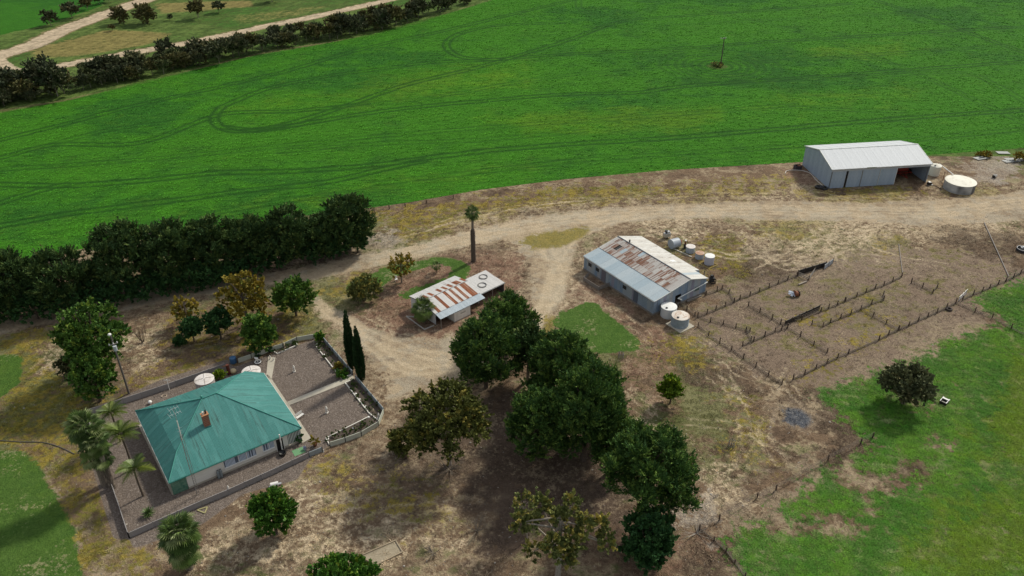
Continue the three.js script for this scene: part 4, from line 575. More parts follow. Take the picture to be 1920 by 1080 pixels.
// sprays of leaves over the crown's lobes: each spray tapers outwards and carries its own tone
function foliage(lobes, n, { len = 0.5, wid = 0.2, blades = 3, out = 0.7, up = 0.35, wild = 0.7, cols, fill = 0.16, depth = 0.4, tips = null, gain = 1.8, per = 16, spray = 1.9 }) {
  const pos = [], col = [], area = lobes.map((l) => l.rx * l.ry + l.ry * l.rz + l.rx * l.rz), tot = area.reduce((a, b) => a + b, 0), d = V(0, 0, 0), p = V(0, 0, 0), ax = V(0, 0, 0), dir = V(0, 0, 0), side = V(0, 0, 0), tip = V(0, 0, 0);
  for (let i = 0; i < n; i += per) {
    let k = rnd() * tot, j = 0; while (k > area[j] && j < lobes.length - 1) k -= area[j++]; const l = lobes[j];
    do d.set(rr(-1, 1), rr(-1, 1), rr(-1, 1)); while (d.lengthSq() > 1 || d.lengthSq() < 0.01); d.normalize();
    if (d.y < -0.3 && rnd() < 0.6) d.y *= -1;
    const r = rnd() < fill ? rr(0.3, 0.75) : 1 - depth * rnd() + 0.06 * gauss();
    const p0x = l.x + d.x * l.rx * r, p0y = l.y + d.y * l.ry * r, p0z = l.z + d.z * l.rz * r;
    let deep = false; for (let m = 0; m < lobes.length; m++) if (m !== j) { const q = lobes[m]; if (((p0x - q.x) / q.rx) ** 2 + ((p0y - q.y) / q.ry) ** 2 + ((p0z - q.z) / q.rz) ** 2 < 0.36) { deep = true; break; } }
    if (deep && rnd() < 0.8) { i -= per * 0.8; continue; }
    ax.set(d.x * out + gauss() * 0.35, d.y * out + up + gauss() * 0.3, d.z * out + gauss() * 0.35).normalize();
    const S = spray * len * rr(0.7, 1.5), W = 0.42 * S, h = rnd(), base = cols.length > 2 && rnd() < (tips ?? 0.12) ? mix3(cols[1], cols[2], rr(0.4, 1)) : mix3(cols[0], cols[1], h);
    for (let q = 0; q < per; q++) {
      const t = rnd() * rnd() * 1.1, w = W * (1.05 - 0.8 * t); p.set(p0x + ax.x * S * t + gauss() * w, p0y + ax.y * S * t + gauss() * w * 0.8, p0z + ax.z * S * t + gauss() * w); if (p.y < 0.12) p.y = rr(0.1, 0.4);
      const f = rr(0.75, 1.3) * gain, c = base;
      for (let b = 0; b < blades - 1; b++) {
        dir.set(ax.x * 0.6 + d.x * 0.3 + gauss() * wild, ax.y * 0.6 + 0.15 + gauss() * wild, ax.z * 0.6 + d.z * 0.3 + gauss() * wild).normalize(); side.set(gauss(), gauss(), gauss()).cross(dir).normalize();
        const L0 = len * rr(0.5, 1.2), ww = wid * rr(0.6, 1.3); tip.copy(p).addScaledVector(dir, L0);
        pos.push(p.x - side.x * ww * 0.25, p.y - side.y * ww * 0.25, p.z - side.z * ww * 0.25, p.x + dir.x * L0 * 0.55 + side.x * ww, p.y + dir.y * L0 * 0.55 + side.y * ww, p.z + dir.z * L0 * 0.55 + side.z * ww, tip.x, tip.y, tip.z);
        pos.push(p.x - side.x * ww * 0.25, p.y - side.y * ww * 0.25, p.z - side.z * ww * 0.25, tip.x, tip.y, tip.z, p.x + dir.x * L0 * 0.5 - side.x * ww, p.y + dir.y * L0 * 0.5 - side.y * ww, p.z + dir.z * L0 * 0.5 - side.z * ww);
        for (let m = 0; m < 6; m++) col.push(c[0] * f, c[1] * f, c[2] * f);
      }
    }
  }
  const g = polyGeo(pos); g.setAttribute('color', new THREE.Float32BufferAttribute(col, 3)); return g;
}
function fit(lb, h, r) { // scale lobes so that the crown ends at height h and radius r
  const top = Math.max(...lb.map((l) => l.y + l.ry * 0.97)), out = Math.max(...lb.map((l) => Math.hypot(l.x, l.z) + l.rx * 0.95)), a = h / top, b = r / out;
  for (const l of lb) { l.y *= a; l.ry *= a; l.x *= b; l.z *= b; l.rx *= b; l.rz *= b; } return lb;
}
function bumpy(lb, k, f = 0.42) { // smaller sprays over each lobe
  const o = []; for (const l of lb) { o.push({ ...l, rx: l.rx * 0.9, ry: l.ry * 0.9, rz: l.rz * 0.9 }); for (let i = 0; i < k; i++) { const a = rr(0, 6.28), y = rr(-0.35, 1), q = Math.sqrt(Math.max(0, 1 - y * y)), s = f * rr(0.6, 1.3), d = rr(0.8, 1.12); o.push({ x: l.x + Math.cos(a) * q * l.rx * d, y: Math.max(0.3, l.y + y * l.ry * d), z: l.z + Math.sin(a) * q * l.rz * d, rx: l.rx * s, ry: l.ry * s * 0.85, rz: l.rz * s }); } } return o;
}
function lobesFor(h, r, h0, n, { squash = 0.75, size = 0.42, lean = [0, 0], top = 1 } = {}) {
  n = Math.round(n * 2); size *= 0.7;
  const cy = (h + h0) / 2, ry = (h - h0) / 2, o = [{ x: lean[0] * 0.5, y: cy, z: lean[1] * 0.5, rx: r * 0.66, ry: ry * 0.72, rz: r * 0.66 }];
  for (let i = 0; i < n; i++) { const a = i * 2.39996 + rr(-0.4, 0.4), t = (i + 0.5) / n, yy = 1 - 1.75 * t, q = Math.sqrt(Math.max(0.05, 1 - yy * yy)), s = size * rr(0.6, 1.35), k = (1 - s * 0.85) * rr(0.8, 1.1); o.push({ x: Math.cos(a) * q * r * k + lean[0] * (0.5 + yy / 2), y: cy + yy * ry * (1 - s * squash * 0.7), z: Math.sin(a) * q * r * k + lean[1] * (0.5 + yy / 2), rx: r * s, ry: Math.min(r, ry * 1.4) * s * squash, rz: r * s }); }
  return o;
}
function limb(a, b, r0, r1, bend = 0.1, n = 4) { // a curved tapering branch
  const L0 = a.distanceTo(b), mid = a.clone().lerp(b, 0.5).add(V(gauss() * L0 * bend, gauss() * L0 * bend * 0.5, gauss() * L0 * bend)), c = new THREE.QuadraticBezierCurve3(a, mid, b), g = [];
  for (let i = 0; i < n; i++) { const k = i / n, m = (i + 1) / n; g.push(rod(c.getPoint(k), c.getPoint(m), r0 + (r1 - r0) * k, r0 + (r1 - r0) * m, 6)); }
  return g;
}
function trunkGeo(h, r, lobes, limbs = 6, fork = 0.4) {
  const top = V(lobes[0].x, h, lobes[0].z), g = limb(V(0, -0.1, 0), top, r, r * 0.45, 0.05, 5);
  for (let i = 0; i < limbs; i++) { const l = lobes[1 + (i * 2) % Math.max(1, lobes.length - 1)] ?? lobes[0]; g.push(...limb(V(0, 0, 0).lerp(top, fork + 0.55 * rnd()), V(l.x, l.y, l.z), r * 0.42, r * 0.12, 0.14, 3)); }
  return g;
}
const KIND = {
  pine: { cols: [[0.022, 0.05, 0.015], [0.05, 0.096, 0.02], [0.1, 0.15, 0.03]], tips: 0.25, len: 0.36, wid: 0.075, spray: 2.3, mul: 1.75, blades: 3, up: 0.5, wild: 0.55, bark: 0, rough: 0.75 },
  hedgePine: { cols: [[0.02, 0.042, 0.015], [0.042, 0.074, 0.02], [0.075, 0.105, 0.028]], tips: 0.22, len: 0.42, wid: 0.095, spray: 2.2, mul: 1.8, fill: 0.3, blades: 3, up: 0.5, wild: 0.55, bark: 2, rough: 0.75 },
  gum: { cols: [[0.04, 0.048, 0.013], [0.075, 0.08, 0.018], [0.14, 0.115, 0.024]], len: 0.42, wid: 0.13, blades: 3, up: 0.05, wild: 0.8, bark: 1, rough: 0.6 },
  mallee: { cols: [[0.045, 0.055, 0.028], [0.085, 0.09, 0.04], [0.12, 0.11, 0.05]], len: 0.5, wid: 0.17, blades: 3, up: 0.1, wild: 0.8, bark: 2, rough: 0.65 },
  broad: { cols: [[0.026, 0.062, 0.013], [0.062, 0.115, 0.018], [0.13, 0.17, 0.025]], len: 0.34, wid: 0.17, blades: 3, up: 0.15, wild: 0.75, bark: 0, rough: 0.55 },
  citrus: { cols: [[0.024, 0.066, 0.011], [0.055, 0.12, 0.015], [0.15, 0.19, 0.025]], len: 0.28, wid: 0.15, blades: 3, up: 0.2, wild: 0.7, bark: 0, rough: 0.5 },
  dark: { cols: [[0.016, 0.045, 0.016], [0.035, 0.08, 0.022]], len: 0.34, wid: 0.16, blades: 3, up: 0.2, wild: 0.7, bark: 0, rough: 0.6 },
  gold: { cols: [[0.1, 0.085, 0.016], [0.19, 0.14, 0.018], [0.06, 0.08, 0.018]], len: 0.32, wid: 0.16, blades: 3, up: 0.1, wild: 0.8, bark: 2, rough: 0.6 },
  lime: { cols: [[0.045, 0.085, 0.01], [0.12, 0.17, 0.014], [0.2, 0.23, 0.02]], len: 0.3, wid: 0.16, blades: 3, up: 0.2, wild: 0.7, bark: 0, rough: 0.55 },
  olive: { tips: 0.2, cols: [[0.06, 0.075, 0.025], [0.12, 0.125, 0.035], [0.24, 0.2, 0.05]], len: 0.3, wid: 0.16, blades: 3, up: 0.2, wild: 0.75, bark: 1, rough: 0.6 },
};
// one tree: base at a point of the ground, crown top on a given sight line, crown radius from its width in pixels
function tree(name, label, cat, kind, bx, by, topY, halfW, { n = 4000, lobes = 9, h0 = 0.25, size = 0.42, squash = 0.75, lean = [0, 0], trunk = 0.03, limbs = 6, group, sd = 1, custom, fill, depth, sub_ = 3 } = {}) {
  reseed(sd * 31 + 1000); const k = KIND[kind], b = P(bx, by), hA = heightTo(b, topY), d0 = CT * -b.z + ST * 80; b.x *= (d0 - ST * hA * 0.55) / d0; const r = halfW / pxScale(V(b.x, hA * 0.55, b.z)), E = Math.atan2(80, -b.z), hb = custom ? 0.4 : h0;
  let h = hA; for (let lo = hA * 0.35, hi = hA, i = 0; i < 30; i++) { h = (lo + hi) / 2; const cy = h * (1 + hb) / 2, ry = h * (1 - hb) / 2; if (cy * Math.cos(E) + Math.hypot(ry * Math.cos(E), r * 0.85 * Math.sin(E)) > hA * Math.cos(E)) hi = h; else lo = h; } // the silhouette seen from above, not the tip, reaches the sight line
  const t = thing(name, label, cat, [b.x, 0, b.z], 0, group), lb = fit(custom ? custom(h, r) : bumpy(lobesFor(h, r, h * h0, lobes, { size, squash, lean }), sub_), h - k.len * 0.5, r * 1.0 - k.len * 0.5);
  obj('trunk', trunkGeo(h * 0.82, Math.max(0.06, h * trunk), lb, limbs), barkMats[k.bark], t);
  obj('crown', foliage(lb, Math.round(n * 1.7 * (k.mul ?? 1)), { ...k, ...(fill !== undefined ? { fill } : {}), ...(depth ? { depth } : {}) }), leafMat(k.rough), t);
  return t;
}
// the dark row along the crop
[[10, 592, 468, 62, 'darkest tree at the open end of the row along the track'], [112, 576, 452, 80, 'broad brown tinged tree near the far end of the dark row'], [225, 548, 408, 74, 'tall dense pine with the longest dark flank in the row'], [312, 536, 404, 70, 'broad domed pine behind the yellow tree along the crop'], [396, 520, 400, 56, 'pine with a bare brown trunk gap below its crown'],
  [466, 506, 404, 58, 'rounded pine in the middle of the dark row by the crop'], [536, 496, 382, 60, 'open topped pine with visible forked trunks in the row'], [600, 482, 402, 50, 'shorter pine tucked beside the tallest one in the row'], [650, 470, 360, 60, 'tallest pine ending the dark row beside the grey rubble']].forEach(([x, y, t, w, l], i) =>
  tree('pine_tree', l, 'tree', 'hedgePine', x, y, t, w, { n: 8500, lobes: 13, h0: 0.06, size: 0.36, sd: 10 + i, limbs: 7, group: 'pines in the dark row along the crop' }));
[[60, 598, 540, 46], [170, 574, 520, 44], [268, 556, 500, 42], [350, 544, 490, 40], [430, 524, 480, 36], [575, 492, 440, 34], [668, 474, 420, 26], [-10, 606, 560, 40], [118, 588, 530, 44], [222, 566, 512, 44], [310, 552, 500, 42], [392, 536, 484, 36], [476, 514, 460, 38], [520, 504, 448, 34], [624, 484, 430, 34], [30, 560, 505, 50], [180, 540, 480, 50], [360, 515, 450, 45], [500, 492, 430, 45]].forEach(([x, y, t, w], i) => tree('understorey_shrub', 'dark leafy shrub at the foot of the pine row', 'shrub', 'dark', x, y, t, w, { n: 2600, lobes: 7, h0: 0.02, sd: 30 + i, limbs: 3, group: 'shrubs at the foot of the pine row' }));
// the big pines between the house and the sheds
const G1 = 'big pines between the house and the wool shed';
tree('pine_tree', 'rear pine touching the skillion of the small rusty shed', 'tree', 'pine', 955, 656, 548, 60, { n: 8500, lobes: 10, h0: 0.05, size: 0.4, sd: 51, group: G1 });
tree('pine_tree', 'broad pine overhanging the pale turning area', 'tree', 'pine', 910, 726, 582, 78, { n: 13000, lobes: 13, h0: 0.05, size: 0.36, sd: 52, group: G1 });
tree('pine_tree', 'tall pine at the centre next to the green grass patch', 'tree', 'pine', 1055, 765, 612, 80, { n: 14000, lobes: 14, h0: 0.04, size: 0.35, sd: 53, group: G1 });
tree('pine_tree', 'widest pine in the middle of the big dark clump', 'tree', 'pine', 1100, 862, 668, 84, { n: 16000, lobes: 15, h0: 0.04, size: 0.34, sd: 54, group: G1 });
tree('pine_tree', 'low spreading pine beside the brownish gum tree', 'tree', 'pine', 1008, 860, 722, 68, { n: 9500, lobes: 10, h0: 0.06, size: 0.38, sd: 55, group: G1 });
tree('pine_tree', 'dome topped pine with a bare trunk standing over the darkest bush', 'tree', 'pine', 1217, 985, 786, 106, { n: 16000, lobes: 15, h0: 0.34, size: 0.34, squash: 0.62, sd: 56, limbs: 9, trunk: 0.035, group: G1 });
tree('pine_tree', 'thin dark pine in the gap between the overhanging and central pines', 'tree', 'hedgePine', 990, 716, 606, 42, { n: 4000, lobes: 9, h0: 0.1, size: 0.4, sd: 58, depth: 0.7, group: G1 });
tree('pine_tree', 'narrow pine filling the uphill side of the widest pine', 'tree', 'pine', 1138, 812, 690, 42, { n: 6000, lobes: 9, h0: 0.05, sd: 59, group: G1 });
tree('pine_tree', 'dark pine joining the widest pine to the dome topped pine', 'tree', 'pine', 1148, 886, 764, 46, { n: 6000, lobes: 9, h0: 0.04, sd: 60, group: G1 });
tree('dense_bush', 'darkest dense bush under the dome topped pine', 'bush', 'dark', 1216, 1056, 950, 62, { n: 7500, lobes: 10, h0: 0.02, sd: 57 });
// gums
tree('gum_tree', 'brownish olive gum tree beside the garden fence', 'tree', 'gum', 838, 872, 704, 92, { n: 10500, lobes: 14, h0: 0.34, size: 0.32, squash: 0.8, sd: 61, limbs: 10, depth: 0.5 });
tree('gum_shrub', 'low brown shrub at the foot of the brownish gum', 'shrub', 'gum', 752, 846, 800, 30, { n: 1500, lobes: 6, h0: 0.05, sd: 62, limbs: 4 });
tree('gum_tree', 'sparse yellow green gum with pale forked stems', 'tree', 'olive', 1050, 1082, 888, 106, { n: 5200, sub_: 0, sd: 63, limbs: 16, trunk: 0.03, depth: 0.6, custom: (h, r) => [[0.0, 0.84, 0, 0.22], [0.45, 0.8, 0.1, 0.2], [0.75, 0.74, 0, 0.2], [-0.15, 0.7, 0.4, 0.22], [0.25, 0.68, 0.3, 0.26], [-0.75, 0.8, 0, 0.2], [-0.5, 0.62, -0.3, 0.18], [0.9, 0.62, 0.2, 0.16], [-0.35, 0.93, -0.2, 0.2], [0.2, 0.97, -0.1, 0.2], [0.1, 0.5, 0.3, 0.22], [-0.5, 0.5, 0.2, 0.18]].map(([x, y, z, s]) => ({ x: x * r, y: y * h, z: z * r, rx: s * r * 0.85, ry: s * r * 1.35, rz: s * r * 0.85 })) });
tree('gum_sapling', 'thin leaning pale stemmed gum with sparse leaves', 'tree', 'olive', 990, 1012, 914, 34, { n: 260, lobes: 5, h0: 0.5, sd: 64, limbs: 9, trunk: 0.012, lean: [-1.6, 0] });
// orchard and garden trees
tree('shade_tree', 'large round dark green tree beside the power pole', 'tree', 'broad', 166, 712, 556, 76, { n: 11500, lobes: 15, h0: 0.1, size: 0.34, sd: 71 });
tree('shade_tree', 'smaller drooping tree in front of the large round tree', 'tree', 'broad', 172, 752, 662, 43, { n: 5000, lobes: 10, h0: 0.04, sd: 72 });
tree('saltbush', 'small silver grey bush beneath the large round tree', 'bush', 'mallee', 124, 704, 668, 18, { n: 700, lobes: 5, h0: 0.03, sd: 73, limbs: 2 });
tree('mulberry_tree', 'bright yellow leaved tree beside the farm track', 'tree', 'gold', 456, 618, 506, 50, { n: 4800, lobes: 12, h0: 0.12, size: 0.36, sd: 74, depth: 0.55 });
tree('fruit_tree', 'round dark green tree with a bare trunk by the track junction', 'tree', 'broad', 549, 592, 518, 46, { n: 6000, lobes: 11, h0: 0.22, sd: 75 });
tree('fruit_tree', 'bushy green tree with lime tips behind the back fence', 'tree', 'broad', 484, 660, 588, 39, { n: 5200, lobes: 10, h0: 0.1, sd: 76 });
tree('fruit_tree', 'dark rounded tree between the yellow tree and back fence', 'tree', 'dark', 407, 636, 576, 29, { n: 3400, lobes: 8, h0: 0.15, sd: 77 });
tree('fruit_tree', 'smallest dark tree beside the thin orange tree', 'tree', 'dark', 358, 640, 594, 23, { n: 2400, lobes: 7, h0: 0.22, sd: 78 });
tree('fruit_tree', 'thin orange leaved tree among the orchard trees', 'tree', 'gold', 346, 610, 551, 33, { n: 1000, lobes: 9, h0: 0.15, sd: 79, depth: 0.8, limbs: 9 });
tree('garden_shrub', 'low grey green shrub near the smallest dark tree', 'shrub', 'dark', 336, 648, 630, 13, { n: 700, lobes: 4, h0: 0.02, sd: 80, limbs: 2 });
tree('round_bush', 'round olive bush on bare soil by the small rusty shed', 'bush', 'olive', 681, 562, 514, 35, { n: 5200, lobes: 9, h0: 0.02, sd: 81, limbs: 3 });
tree('sparse_tree', 'sparse yellowing tree on the curved lawn', 'tree', 'gold', 751, 530, 477, 32, { n: 900, lobes: 10, h0: 0.3, sd: 82, depth: 0.7, limbs: 10, trunk: 0.03 });
tree('citrus_tree', 'small bright lime green tree alone on the dry slope', 'tree', 'lime', 1260, 756, 703, 26, { n: 3400, lobes: 8, h0: 0.12, sd: 83 });
tree('lone_tree', 'lone spreading brownish tree in the green pasture', 'tree', 'mallee', 1706, 756, 680, 50, { n: 6000, lobes: 12, h0: 0.3, size: 0.36, squash: 0.7, sd: 84, limbs: 9, trunk: 0.05 });
tree('citrus_tree', 'bright green citrus tree in the dry grass before the house', 'tree', 'citrus', 508, 1000, 910, 47, { n: 7000, lobes: 11, h0: 0.08, sd: 85 });
tree('citrus_tree', 'wide green tree cut off by the lower edge near the sandy slab', 'tree', 'citrus', 634, 1128, 1022, 80, { n: 9000, lobes: 12, h0: 0.15, sd: 86 });
function bareShrub(name, label, cat, bx, by, hgt, r, n, sd, m = barkMats[2]) {
  reseed(sd); const b = P(bx, by), t = thing(name, label, cat, [b.x, 0, b.z]), g = [];
  for (let i = 0; i < n; i++) { const a = rr(0, 6.28), e = V(Math.cos(a) * r * rr(0.3, 1), hgt * rr(0.6, 1), Math.sin(a) * r * rr(0.3, 1)), o = V(Math.cos(a) * 0.08, 0, Math.sin(a) * 0.08); g.push(...limb(o, e, 0.05, 0.018, 0.14, 3)); for (let j = 0; j < 3; j++) g.push(...limb(o.clone().lerp(e, rr(0.35, 0.8)), e.clone().add(V(gauss() * r * 0.6, rr(-0.2, 0.4) * hgt, gauss() * r * 0.6)), 0.022, 0.008, 0.15, 2)); }
  obj('branches', g, m, t); return t;
}
bareShrub('bare_tree', 'leafless twisted little tree near the power pole', 'tree', 268, 642, 3.0, 1.3, 8, 91, barkMats[0]);
bareShrub('bare_shrub', 'dry grey leafless shrub in the shade below the gum', 'shrub', 894, 996, 1.6, 1.8, 16, 92); bareShrub('bare_shrub', 'small dry brush heap beside the sandy slab', 'shrub', 812, 1036, 0.8, 1.4, 14, 93); bareShrub('bare_shrub', 'fallen dead branches on bare soil beside the darkest bush', 'branches', 1306, 1000, 0.7, 2.2, 10, 94, barkMats[1]);
bareShrub('bare_shrub', 'dead twiggy growth under the brownish gum', 'shrub', 842, 880, 1.1, 2.6, 22, 95);
// cypresses
[[661, 692, 588, 'taller dark pencil cypress nearer the garden corner'], [678, 713, 618, 'shorter dark pencil cypress nearer the garden gate']].forEach(([x, y, t, l], i) => {
  reseed(101 + i); const b = P(x, y), h = heightTo(b, t), c = thing('cypress', l, 'tree', [b.x, 0, b.z], 0, 'pencil cypresses by the garden gate'); obj('trunk', rod(V(0, -0.1, 0), V(0, h * 0.9, 0), 0.14, 0.03), barkMats[0], c);
  const lb = []; for (let k = 0; k < 14; k++) { const s = k / 13, r = 0.86 * Math.pow(Math.sin(Math.PI * Math.min(0.985, 0.1 + 0.9 * s)), 0.55) * (1 - 0.42 * s); lb.push({ x: gauss() * 0.05, y: 0.4 + s * (h - 0.7), z: gauss() * 0.05, rx: Math.max(0.12, r), ry: h / 14, rz: Math.max(0.12, r) }); }
  obj('crown', foliage(lb, 9000, { cols: [[0.012, 0.03, 0.012], [0.026, 0.055, 0.018]], len: 0.3, wid: 0.07, blades: 3, out: 0.3, up: 1, wild: 0.3, fill: 0.1, depth: 0.25, spray: 0.8, per: 5 }), leafMat(0.75), c);
});
// palms: every frond a leaf of its own
function fanFrond(pet, rad, sd) { reseed(sd); const T = [], N = 17; const q = (a, b, c) => T.push(a.x, a.y, a.z, b.x, b.y, b.z, c.x, c.y, c.z), o = V(0, 0, pet); q(V(-0.025, 0, 0), V(0.025, 0, 0), V(0.02, 0.02, pet)); q(V(-0.025, 0, 0), V(0.02, 0.02, pet), V(-0.02, 0.02, pet));
  for (let i = 0; i < N; i++) { const a = (-1 + 2 * i / (N - 1)) * 2.0, b = a + 0.2, m = (a + b) / 2, L0 = rad * (0.75 + 0.25 * Math.cos(m)) * rr(0.9, 1.08), p = (t, r, y) => V(Math.sin(t) * r, y, pet + Math.cos(t) * r), dr = -L0 * rr(0.1, 0.28); q(o, p(a, L0 * 0.62, 0.05), p(m, L0 * 0.6, -0.03)); q(o, p(m, L0 * 0.6, -0.03), p(b, L0 * 0.62, 0.05)); q(p(a, L0 * 0.62, 0.05), p(m, L0, dr), p(m, L0 * 0.6, -0.03)); q(p(m, L0 * 0.6, -0.03), p(m, L0, dr), p(b, L0 * 0.62, 0.05)); }
  return polyGeo(T); }
function pinnateFrond(len, sd) { reseed(sd); const T = [], q = (a, b, c) => T.push(a.x, a.y, a.z, b.x, b.y, b.z, c.x, c.y, c.z), at = (t) => V(0, len * (0.42 * t - 0.75 * t * t), len * t * (1 - 0.22 * t)), N = 22;
  for (let i = 0; i < 8; i++) { const a = at(i / 8), b = at((i + 1) / 8), w = 0.03 * (1 - i / 9); q(a.clone().add(V(-w, 0, 0)), a.clone().add(V(w, 0, 0)), b); q(a.clone().add(V(0, w, 0)), a.clone().add(V(0, -w, 0)), b); }
  for (let i = 3; i < N; i++) { const t = i / N, p = at(t), L0 = len * 0.3 * Math.sin(Math.PI * Math.min(0.97, 0.18 + 0.8 * t)) * rr(0.85, 1.1); for (const s of [-1, 1]) { const e = p.clone().add(V(s * L0, -L0 * rr(0.15, 0.5), L0 * 0.55)); q(p.clone().add(V(0, 0, -0.045)), p.clone().add(V(0, 0, 0.05)), e); } }
  return polyGeo(T); }
const fanG = [0, 1, 2].map((i) => fanFrond(0.95, 0.85, 201 + i)), pinG = [0, 1].map((i) => pinnateFrond(2.1, 211 + i));
const palmCol = [[0.1, 0.165, 0.04], [0.165, 0.24, 0.06], [0.07, 0.12, 0.03], [0.27, 0.32, 0.13]].map((c) => mat(c, 0.5, { side: THREE.DoubleSide })), limeCol = [[0.11, 0.16, 0.02], [0.15, 0.19, 0.025], [0.07, 0.11, 0.02]].map((c) => mat(c, 0.5, { side: THREE.DoubleSide })), deadCol = [[0.2, 0.16, 0.11], [0.14, 0.11, 0.08]].map((c) => mat(c, 0.9, { side: THREE.DoubleSide }));
function fronds(t, geos, mats, n, y, sc, e0, e1, drop = 1, x = 0, z = 0, nm = 'frond') { for (let i = 0; i < n; i++) { const k = (i + 0.5) / n, el = e0 + (e1 - e0) * Math.pow(k, drop) + gauss() * 0.12, o = obj(nm, geos[i % geos.length], mats[Math.floor(rnd() * mats.length)], t); o.position.set(x, y + rr(-0.1, 0.1), z); o.rotation.order = 'YXZ'; o.rotation.set(-el, i * 2.39996 + rr(-0.3, 0.3), gauss() * 0.3); o.scale.setScalar(sc * rr(0.85, 1.12)); } }
function fanPalm(label, bx, by, topY, halfW, { skirt = 0, n = 46, trunkR = 0.3, skirtLow = 0.1, sd = 1, group, skirtR = 0.55, drape = 0 } = {}) {
  reseed(sd); const b = P(bx, by), hT = heightTo(b, topY), r = halfW / pxScale(V(b.x, hT * 0.8, b.z)), h = Math.max(0.4, hT - r * 0.7), t = thing('fan_palm', label, 'palm', [b.x, 0, b.z], 0, group), sc = r / 1.85;
  obj('trunk', [rod(V(0, -0.1, 0), V(0, h, 0), trunkR, trunkR * 0.62, 12)], barkMats[2], t);
  if (skirt) { const g = [], c = []; for (let i = 0; i < 900; i++) { const a = rr(0, 6.28), y = rr(skirtLow * h, skirt * h), rr_ = skirtR * rr(0.6, 1), e = V(Math.cos(a) * rr_, y, Math.sin(a) * rr_), w = 0.07; g.push(e.x * 0.5 - Math.sin(a) * w, y + 0.65, e.z * 0.5 + Math.cos(a) * w, e.x, y - 0.2, e.z, e.x * 0.5 + Math.sin(a) * w, y + 0.65, e.z * 0.5 - Math.cos(a) * w); } obj('dead_frond_skirt', [polyGeo(g), cyl(skirtR * 0.7, skirtR * 0.62, h * (skirt - skirtLow), 0, h * skirtLow, 0, 12)], mat([0.115, 0.09, 0.07], 0.95, { side: THREE.DoubleSide }), t); }
  fronds(t, fanG, palmCol, n, h, sc, 1.35, -1.15, 0.95); for (let k = 0; k < drape; k++) fronds(t, fanG, palmCol, 14, h * (0.88 - 0.5 * k / drape), sc * 0.95, -0.35, -1.2, 1); return t;
}
fanPalm('very tall fan palm with a thick skirted trunk by the track', 888, 490, 388, 17, { skirt: 0.62, skirtLow: 0, n: 44, trunkR: 0.34, sd: 221, skirtR: 0.66 });
fanPalm('large pale fan palm outside the house fence corner', 197, 908, 780, 38, { n: 60, drape: 3, trunkR: 0.5, sd: 222, skirt: 0.5, skirtLow: 0.0 }); fanPalm('second large fan palm leaning against the house fence', 211, 914, 806, 30, { n: 44, drape: 2, trunkR: 0.42, sd: 223, skirt: 0.45, skirtLow: 0 });
fanPalm('squat fan palm on dry grass below the house fence', 356, 1066, 978, 44, { n: 70, drape: 3, trunkR: 0.45, sd: 224, skirt: 0.5, skirtLow: 0 }); fanPalm('dark stemless fan palm in the bed by the small shed', 795, 604, 564, 27, { n: 44, trunkR: 0.25, sd: 225 });
fanPalm('tiny spiky palm in the soil bed on the curved lawn', 819, 511, 492, 11, { n: 22, trunkR: 0.1, sd: 226 });
[[226, 828, 768, 30, 'young feather palm farthest from the agave'], [248, 880, 806, 36, 'tallest young feather palm in the row by the house'], [269, 930, 872, 33, 'young feather palm nearest the agave']].forEach(([x, y, ty, w, l], i) => {
  reseed(231 + i); const b = P(x, y), hT = heightTo(b, ty), r = w / pxScale(b), h = hT - r * 0.35, t = thing('feather_palm', l, 'palm', [b.x, 0, b.z], 0, 'young feather palms beside the house'); obj('trunk', limb(V(0, -0.1, 0), V(gauss() * 0.2, h, gauss() * 0.2), 0.16, 0.11, 0.06, 5), barkMats[0], t); fronds(t, pinG, limeCol, 15, h, r / 1.75, 1.15, 0.1, 0.8); });
{ reseed(241); const g = polyGeo([-0.06, 0, 0, 0.06, 0, 0, 0.075, 0.02, 0.4, -0.06, 0, 0, 0.075, 0.02, 0.4, -0.075, 0.02, 0.4, -0.075, 0.02, 0.4, 0.075, 0.02, 0.4, 0, 0.0, 1.0]), b = P(279, 966), t = thing('agave', 'spiky dark green agave rosette on the gravel corner', 'agave', [b.x, 0, b.z]); obj('core', new THREE.SphereGeometry(0.28, 10, 8).translate(0, 0.2, 0), palmCol[2], t); fronds(t, [g], [palmCol[0], palmCol[2]], 70, 0.25, 1.05, 1.4, 0.0, 0.9, 0, 0, 'leaf'); }
